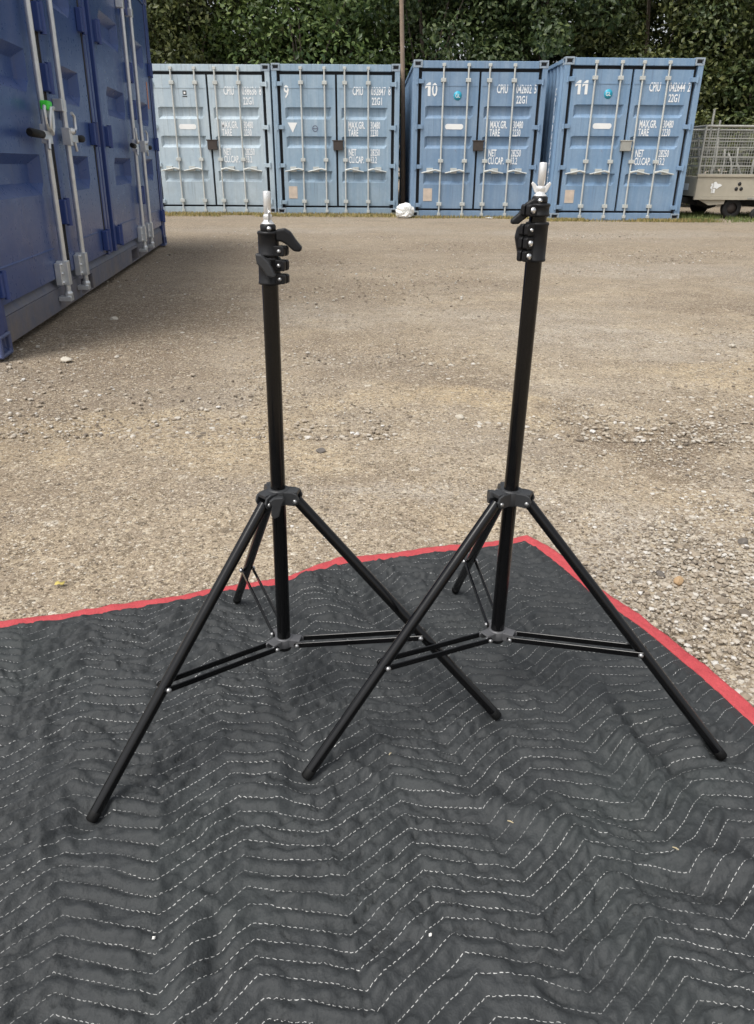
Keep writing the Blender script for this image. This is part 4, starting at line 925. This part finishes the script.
# ------------------------------------------------------------------ cage trailer
def trailer():
    root = empty('cage_trailer', (6.10, 15.6, 0), (0, 0, math.radians(2))); tag(root, 'dull galvanised mesh sided cage trailer parked beyond container 11', 'trailer')
    L, Wd = 3.4, 1.65; zb, zf, zt = 0.34, 0.74, 1.60
    mb = MB(); mb.box(0, L, 0, 0.035, zb + 0.06, zf); mb.box(0, L, Wd - 0.035, Wd, zb + 0.06, zf); mb.box(-0.004, 0.03, 0.04, Wd - 0.04, zb + 0.06, zf); mb.box(L - 0.03, L + 0.004, 0.04, Wd - 0.04, zb + 0.06, zf)
    mb.box(-0.02, L + 0.02, -0.02, 0.03, zf + 0.002, zf + 0.05); mb.box(-0.02, L + 0.02, -0.025, 0.02, zb, zb + 0.058); mb.box(0.31, 0.33, -0.006, -0.001, zb + 0.07, zf); mb.box(1.7, 1.73, -0.012, -0.001, zb + 0.07, zf)
    mb.build('side_panel', m_marker, root, 0.006)
    mb = MB(); mb.box(0.04, L - 0.04, 0.04, Wd - 0.04, zb + 0.05, zb + 0.09); mb.box(0.2, L - 0.2, 0.3, 0.38, zb - 0.1, zb + 0.04); mb.box(0.2, L - 0.2, Wd - 0.38, Wd - 0.3, zb - 0.1, zb + 0.04); mb.prism([(-0.10, zb + 0.03), (-0.10, 0.27), (0.28, 0.22), (0.50, 0.16), (0.62, 0.20), (0.66, zb + 0.03)], (0, 0.55, 0), (1, 0, 0), (0, 0, 1), 0.30); mb.build('chassis', m_dark, root)
    mb = MB(); mb.prism([(0.10, zb - 0.002), (0.62, zb - 0.002), (0.60, 0.26), (0.30, 0.24)], (0, 0.03, 0), (1, 0, 0), (0, 0, 1), 0.03); mb.build('skirt', m_marker, root, 0.004)
    # cage
    mb = MB(); r = 0.022
    cor = [(0, 0.01), (L, 0.01), (L, Wd - 0.01), (0, Wd - 0.01)]
    for i in range(4):
        a, b = cor[i], cor[(i + 1) % 4]; mb.tube((*a, zt), (*b, zt), r, n=8); mb.tube((*a, zf), (*a, zt + 0.02), r, n=8)
        for z in (0.93, 1.09, 1.25, 1.40): mb.box(min(a[0], b[0]) - 0.004, max(a[0], b[0]) + 0.004, min(a[1], b[1]) - 0.004, max(a[1], b[1]) + 0.004, z - 0.010, z + 0.010)
    for x in (1.1, 2.2): mb.tube((x, 0.01, zf), (x, 0.01, zt), 0.016, n=8)
    for x, y, top in ((0.22, 0.30, 1.90), (0.95, Wd - 0.05, 1.78), (-0.02, Wd - 0.05, 1.74), (2.4, 0.3, 1.85)): mb.tube((x, y, zf), (x, y, top), 0.022, n=8)
    cage = mb.build('cage', m_galv_dull, root)
    mb = MB()
    for k in range(int(L / 0.05)): mb.box(k * 0.05, k * 0.05 + 0.006, 0.022, 0.027, zf, zt)
    for k in range(int((zt - zf) / 0.05)): mb.box(0, L, 0.016, 0.021, zf + k * 0.05, zf + k * 0.05 + 0.006)
    for k in range(int(Wd / 0.05)): mb.box(0.014, 0.018, k * 0.05, k * 0.05 + 0.006, zf, zt)
    for k in range(int((zt - zf) / 0.05)): mb.box(0.019, 0.023, 0, Wd, zf + k * 0.05, zf + k * 0.05 + 0.006)
    for k in range(int(L / 0.05)): mb.box(k * 0.05, k * 0.05 + 0.006, Wd - 0.02, Wd - 0.015, zf, zt)
    mb.build('wire_mesh', m_galv_dull, cage)
    mb = MB()
    for k in range(16):
        x0 = 0.15 + k * 0.2; mb.path([(x0, 0.25, zf + 0.03), (x0 + rnd.uniform(-0.1, 0.1), 0.35, 1.0), (x0 + rnd.uniform(-0.15, 0.15), 0.45, rnd.uniform(1.15, 1.5))], 0.02, 6)
    mb.build('rail_stack', m_galv_dull, root)
    for x in (0.80,):
        for y in (0.11, Wd - 0.11):
            mb = MB(); mb.lathe([(0.10, -0.055), (0.165, -0.065), (0.185, -0.045), (0.188, 0.0), (0.185, 0.045), (0.165, 0.065), (0.10, 0.055)], (x, y, 0.186), (0, 1, 0), 24); wh = mb.build('wheel', m_tyre, root)
            mb = MB(); mb.lathe([(0.0, -0.05), (0.05, -0.05), (0.06, -0.035), (0.10, -0.03), (0.102, 0.03), (0.0, 0.03)], (x, y, 0.186), (0, 1, 0), 18); mb.build('rim', m_lockbox, wh)
    mb = MB(); mb.box(1.02, 1.24, -0.3, 0.02, zb + 0.01, zb + 0.04); mb.tube((1.12, -0.28, 0.12), (1.12, -0.28, 0.66), 0.028, n=10); jb = mb.build('jockey_leg', m_galv_dull, root)
    mb = MB(); mb.lathe([(0.0, -0.035), (0.06, -0.04), (0.10, -0.032), (0.103, 0.0), (0.10, 0.032), (0.06, 0.04), (0.0, 0.035)], (1.12, -0.28, 0.104), (0, 1, 0), 20); mb.build('jockey_wheel', m_tyre, root)
    mb = MB()
    for dx, dz in ((0, 0.052), (-0.048, -0.035), (0.048, -0.035)): mb.lathe([(0.0, 0.002), (0.034, 0.002), (0.034, 0)], (0.83 + dx, -0.004, 0.57 + dz), (0, -1, 0), 16)
    mb.build('three_dot_mark', m_black, root)
    mb = MB(); mb.prism([(0.36 + 0.10 * math.cos(a) * (1 + 0.3 * math.cos(3 * a)), 0.59 + 0.055 * math.sin(a) * (1 + 0.3 * math.sin(5 * a))) for a in [2 * PI * k / 22 for k in range(22)]], (0, -0.005, 0), (1, 0, 0), (0, 0, 1), 0.002); mb.box(0.30, 0.37, -0.006, -0.003, 0.46, 0.535); mb.build('white_sticker', m_white, root)
    mb = MB(); mb.box(-0.010, -0.006, 0.35, 0.75, 0.50, 0.62); mb.build('number_plate', m_white_worn, root)
trailer()

# ------------------------------------------------------------------ grass
def build_grass():
    g = np.random.default_rng(9); V = []; Q = []; n = 0
    t = NT('dry verge grass'); geo = t.n('NewGeometry'); nd = t.n('ValToRGB'); t.l(geo.outputs['Random Per Island'], nd.inputs[0]); el = nd.color_ramp.elements; el.new(0.5)
    for e, (p, c) in zip(el, ((0.0, (0.10, 0.12, 0.03)), (0.45, (0.27, 0.21, 0.07)), (1.0, (0.40, 0.32, 0.14)))): e.position = p; e.color = C4(c)
    t.base(nd.outputs[0]); t.rough(0.7)
    t2 = NT('green verge grass'); geo = t2.n('NewGeometry'); nd = t2.n('ValToRGB'); t2.l(geo.outputs['Random Per Island'], nd.inputs[0])
    for e, (p, c) in zip(nd.color_ramp.elements, ((0.0, (0.06, 0.11, 0.025)), (1.0, (0.20, 0.22, 0.07)))): e.position = p; e.color = C4(c)
    t2.base(nd.outputs[0]); t2.rough(0.7)
    def patch(name, label, mat, xy, hmin, hmax):
        V = []; Q = []
        for i, (x, y) in enumerate(xy):
            a = g.uniform(0, 6.283); h = g.uniform(hmin, hmax); w = 0.006; lx, ly = g.normal(0, 0.4, 2) * h; dx, dy = math.cos(a) * w, math.sin(a) * w
            V += [(x - dx, y - dy, -0.01), (x + dx, y + dy, -0.01), (x + lx + dx * 0.4, y + ly + dy * 0.4, h), (x + lx - dx * 0.4, y + ly - dy * 0.4, h)]; Q.append((4 * i, 4 * i + 1, 4 * i + 2, 4 * i + 3))
        o = np_mesh(name, V, Q, mat, None, False); tag(o, label, 'grass', None, 'stuff')
    N = Noise2(19)
    def strip(n, x0, x1, yf, depth, thr):
        out = []
        while len(out) < n:
            x = g.uniform(x0, x1); y = yf(x) - g.random() ** 1.8 * depth
            if float(N(np.array(x * 1.4), np.array(y * 1.4))) > thr: out.append((x, y))
        return out
    front = lambda x: 16.3 if x < 0.5 else (15.53 if x < 3.1 else 15.0)
    patch('grass', 'dry yellowish grass fringe along the foot of the blue containers', t.m, strip(5200, -4.6, 0.5, front, 0.85, -0.5) + strip(1500, 0.5, 3.1, front, 0.30, -0.1) + strip(2600, 3.1, 6.4, front, 0.35, -0.5), 0.015, 0.05)
    patch('grass', 'greener grass tufts on the verge under the trailer', t2.m, strip(7000, 5.7, 9.5, lambda x: 16.9, 2.3, -0.6), 0.02, 0.085)
build_grass()

# ------------------------------------------------------------------ trees
def crown_mesh(seed, rx, ry, rz, nclump, nleaf, size):
    g = np.random.default_rng(seed)
    d = g.normal(size=(nclump, 3)); d /= np.linalg.norm(d, axis=1)[:, None]; rad = g.uniform(0.25, 1.0, (nclump, 1)) ** 0.45
    c = d * rad * np.array([rx, ry, rz]); cr = g.uniform(0.35, 0.75, nclump) * min(rx, rz) * 0.55
    k = g.integers(nclump, size=nleaf); dd = g.normal(size=(nleaf, 3)); dd /= np.linalg.norm(dd, axis=1)[:, None]
    p = c[k] + dd * (cr[k] * g.uniform(0.3, 1.08, nleaf) ** 0.5)[:, None] * np.array([1.15, 1.15, 0.85])
    nrm = dd * 0.7 + g.normal(size=(nleaf, 3)) * 0.55 + np.array([0, 0, 0.5]); nrm /= np.linalg.norm(nrm, axis=1)[:, None]
    a = np.cross(nrm, g.normal(size=(nleaf, 3))); a /= np.linalg.norm(a, axis=1)[:, None]; b = np.cross(nrm, a)
    s = (size * g.uniform(0.55, 1.3, nleaf))[:, None]
    V = np.stack([p - a * s, p - b * s * 0.55 + nrm * s * 0.12, p + a * s, p + b * s * 0.55 + nrm * s * 0.12], 1).reshape(-1, 3)
    return V, np.arange(nleaf * 4).reshape(-1, 4), c

def make_tree(loc, seed, h, rx, rz, mat, label, nclump=70, nleaf=26000, size=0.072, name='leafy_tree', group='trees of the wood behind the yard'):
    root = empty(name, loc); tag(root, label, 'tree', group); g = random.Random(seed)
    V, Q, c = crown_mesh(seed, rx, rx * 0.85, rz, nclump, nleaf, size); V[:, 2] += h
    np_mesh('crown', V, Q, mat, root, False)
    mb = MB(); top = h - 1.0; pts = [(0, 0, -0.1)]
    for i in range(1, 6): pts.append((g.uniform(-0.12, 0.12), g.uniform(-0.12, 0.12), top * i / 5))
    mb.path(pts, [0.15, 0.12, 0.10, 0.075, 0.05, 0.02], 10)
    for k in range(12):
        e = Vector(c[k]) + Vector((0, 0, h)); zb = max(0.5, min(e.z - 0.6, top * 0.9)) * g.uniform(0.6, 0.95); f = zb / top * 5; i = min(4, int(f)); s = Vector(pts[i]).lerp(Vector(pts[i + 1]), f - i)
        mb.path([s, s.lerp(e, 0.5) + Vector((0, 0, 0.15)), e], [0.04, 0.025, 0.01], 7)
    mb.build('trunk', m_bark, root)
    return root
protos = []
specs = [((-8.5, 20.8, 0), 1, 3.6, 2.3, 3.0, 0, 'leafy tree rising behind the navy container end'),
         ((-5.2, 23.6, 0), 2, 3.9, 2.4, 3.2, 2, 'olive leafy tree rising behind the palest container'),
         ((-2.0, 23.3, 0), 3, 3.8, 2.3, 3.1, 0, 'brighter broad leaved tree rising behind container 9'),
         ((1.2, 23.6, 0), 4, 4.0, 2.4, 3.3, 1, 'dark leafy tree rising behind the timber pole and container 10'),
         ((4.4, 23.2, 0), 5, 3.8, 2.3, 3.2, 1, 'dark green tree rising between containers 10 and 11'),
         ((7.4, 23.8, 0), 6, 3.9, 2.4, 3.3, 2, 'olive tree rising behind container 11'),
         ((10.2, 22.6, 0), 7, 3.5, 2.5, 3.2, 1, 'dark tree overhanging the cage trailer')]
back = ((-9.5, 26.5), (-6.6, 27.2), (-3.6, 26.6), (-0.5, 27.3), (2.8, 26.7), (6.0, 27.3), (9.0, 26.8), (12.0, 26.9), (14.2, 24.2), (-12.2, 24.5))
for loc, sd_, h, rx, rz, mi, lab in specs: protos.append(make_tree(loc, sd_ + 100, h, rx, rz, m_leaf[mi], lab))
for i, (x, y) in enumerate(back):
    t_ = dup(protos[(i * 3 + 3) % 7]); t_.location = (x, y, 0.4); t_.rotation_euler = (0, 0, 1.3 * i + 0.6); s_ = 1.15 + 0.1 * (i % 3); t_.scale = (s_, s_, s_)
    t_['label'] = 'dark tree in the second rank of the wood, mostly hidden by the front trees'
# bushes at the foot of the wood, right of the containers
def bush(loc, seed, rx, rz, mat, label):
    root = empty('bush', loc); tag(root, label, 'bush', 'bushes at the edge of the wood')
    V, Q, c = crown_mesh(seed, rx, rx * 0.7, rz, 26, 5200, 0.075); V[:, 2] = np.maximum(V[:, 2] + rz * 0.85, 0.02)
    np_mesh('foliage', V, Q, mat, root, False); mb = MB()
    for k in range(9): mb.path([(0.1 * math.cos(k), 0.1 * math.sin(k), -0.05), Vector((c[k][0] * 0.4, c[k][1] * 0.4, rz * 0.6)), Vector((c[k][0], c[k][1], c[k][2] + rz * 0.85))], [0.03, 0.02, 0.008], 6)
    mb.build('stem', m_bark, root)
bush((7.6, 20.8, 0), 301, 1.3, 1.15, m_leaf[2], 'olive bush seen through the mesh of the cage trailer')
bush((10.2, 21.0, 0), 302, 1.4, 1.3, m_leaf[2], 'wide olive bush standing behind the trailer cage at right')
bush((12.6, 22.0, 0), 303, 1.5, 1.5, m_leaf[0], 'green bush at the far right beyond the trailer')
bush((-9.5, 19.5, 0), 304, 1.4, 1.3, m_leaf[0], 'green bush behind the navy container')

scene.cycles.max_bounces = 8
scene.cycles.use_denoising = True
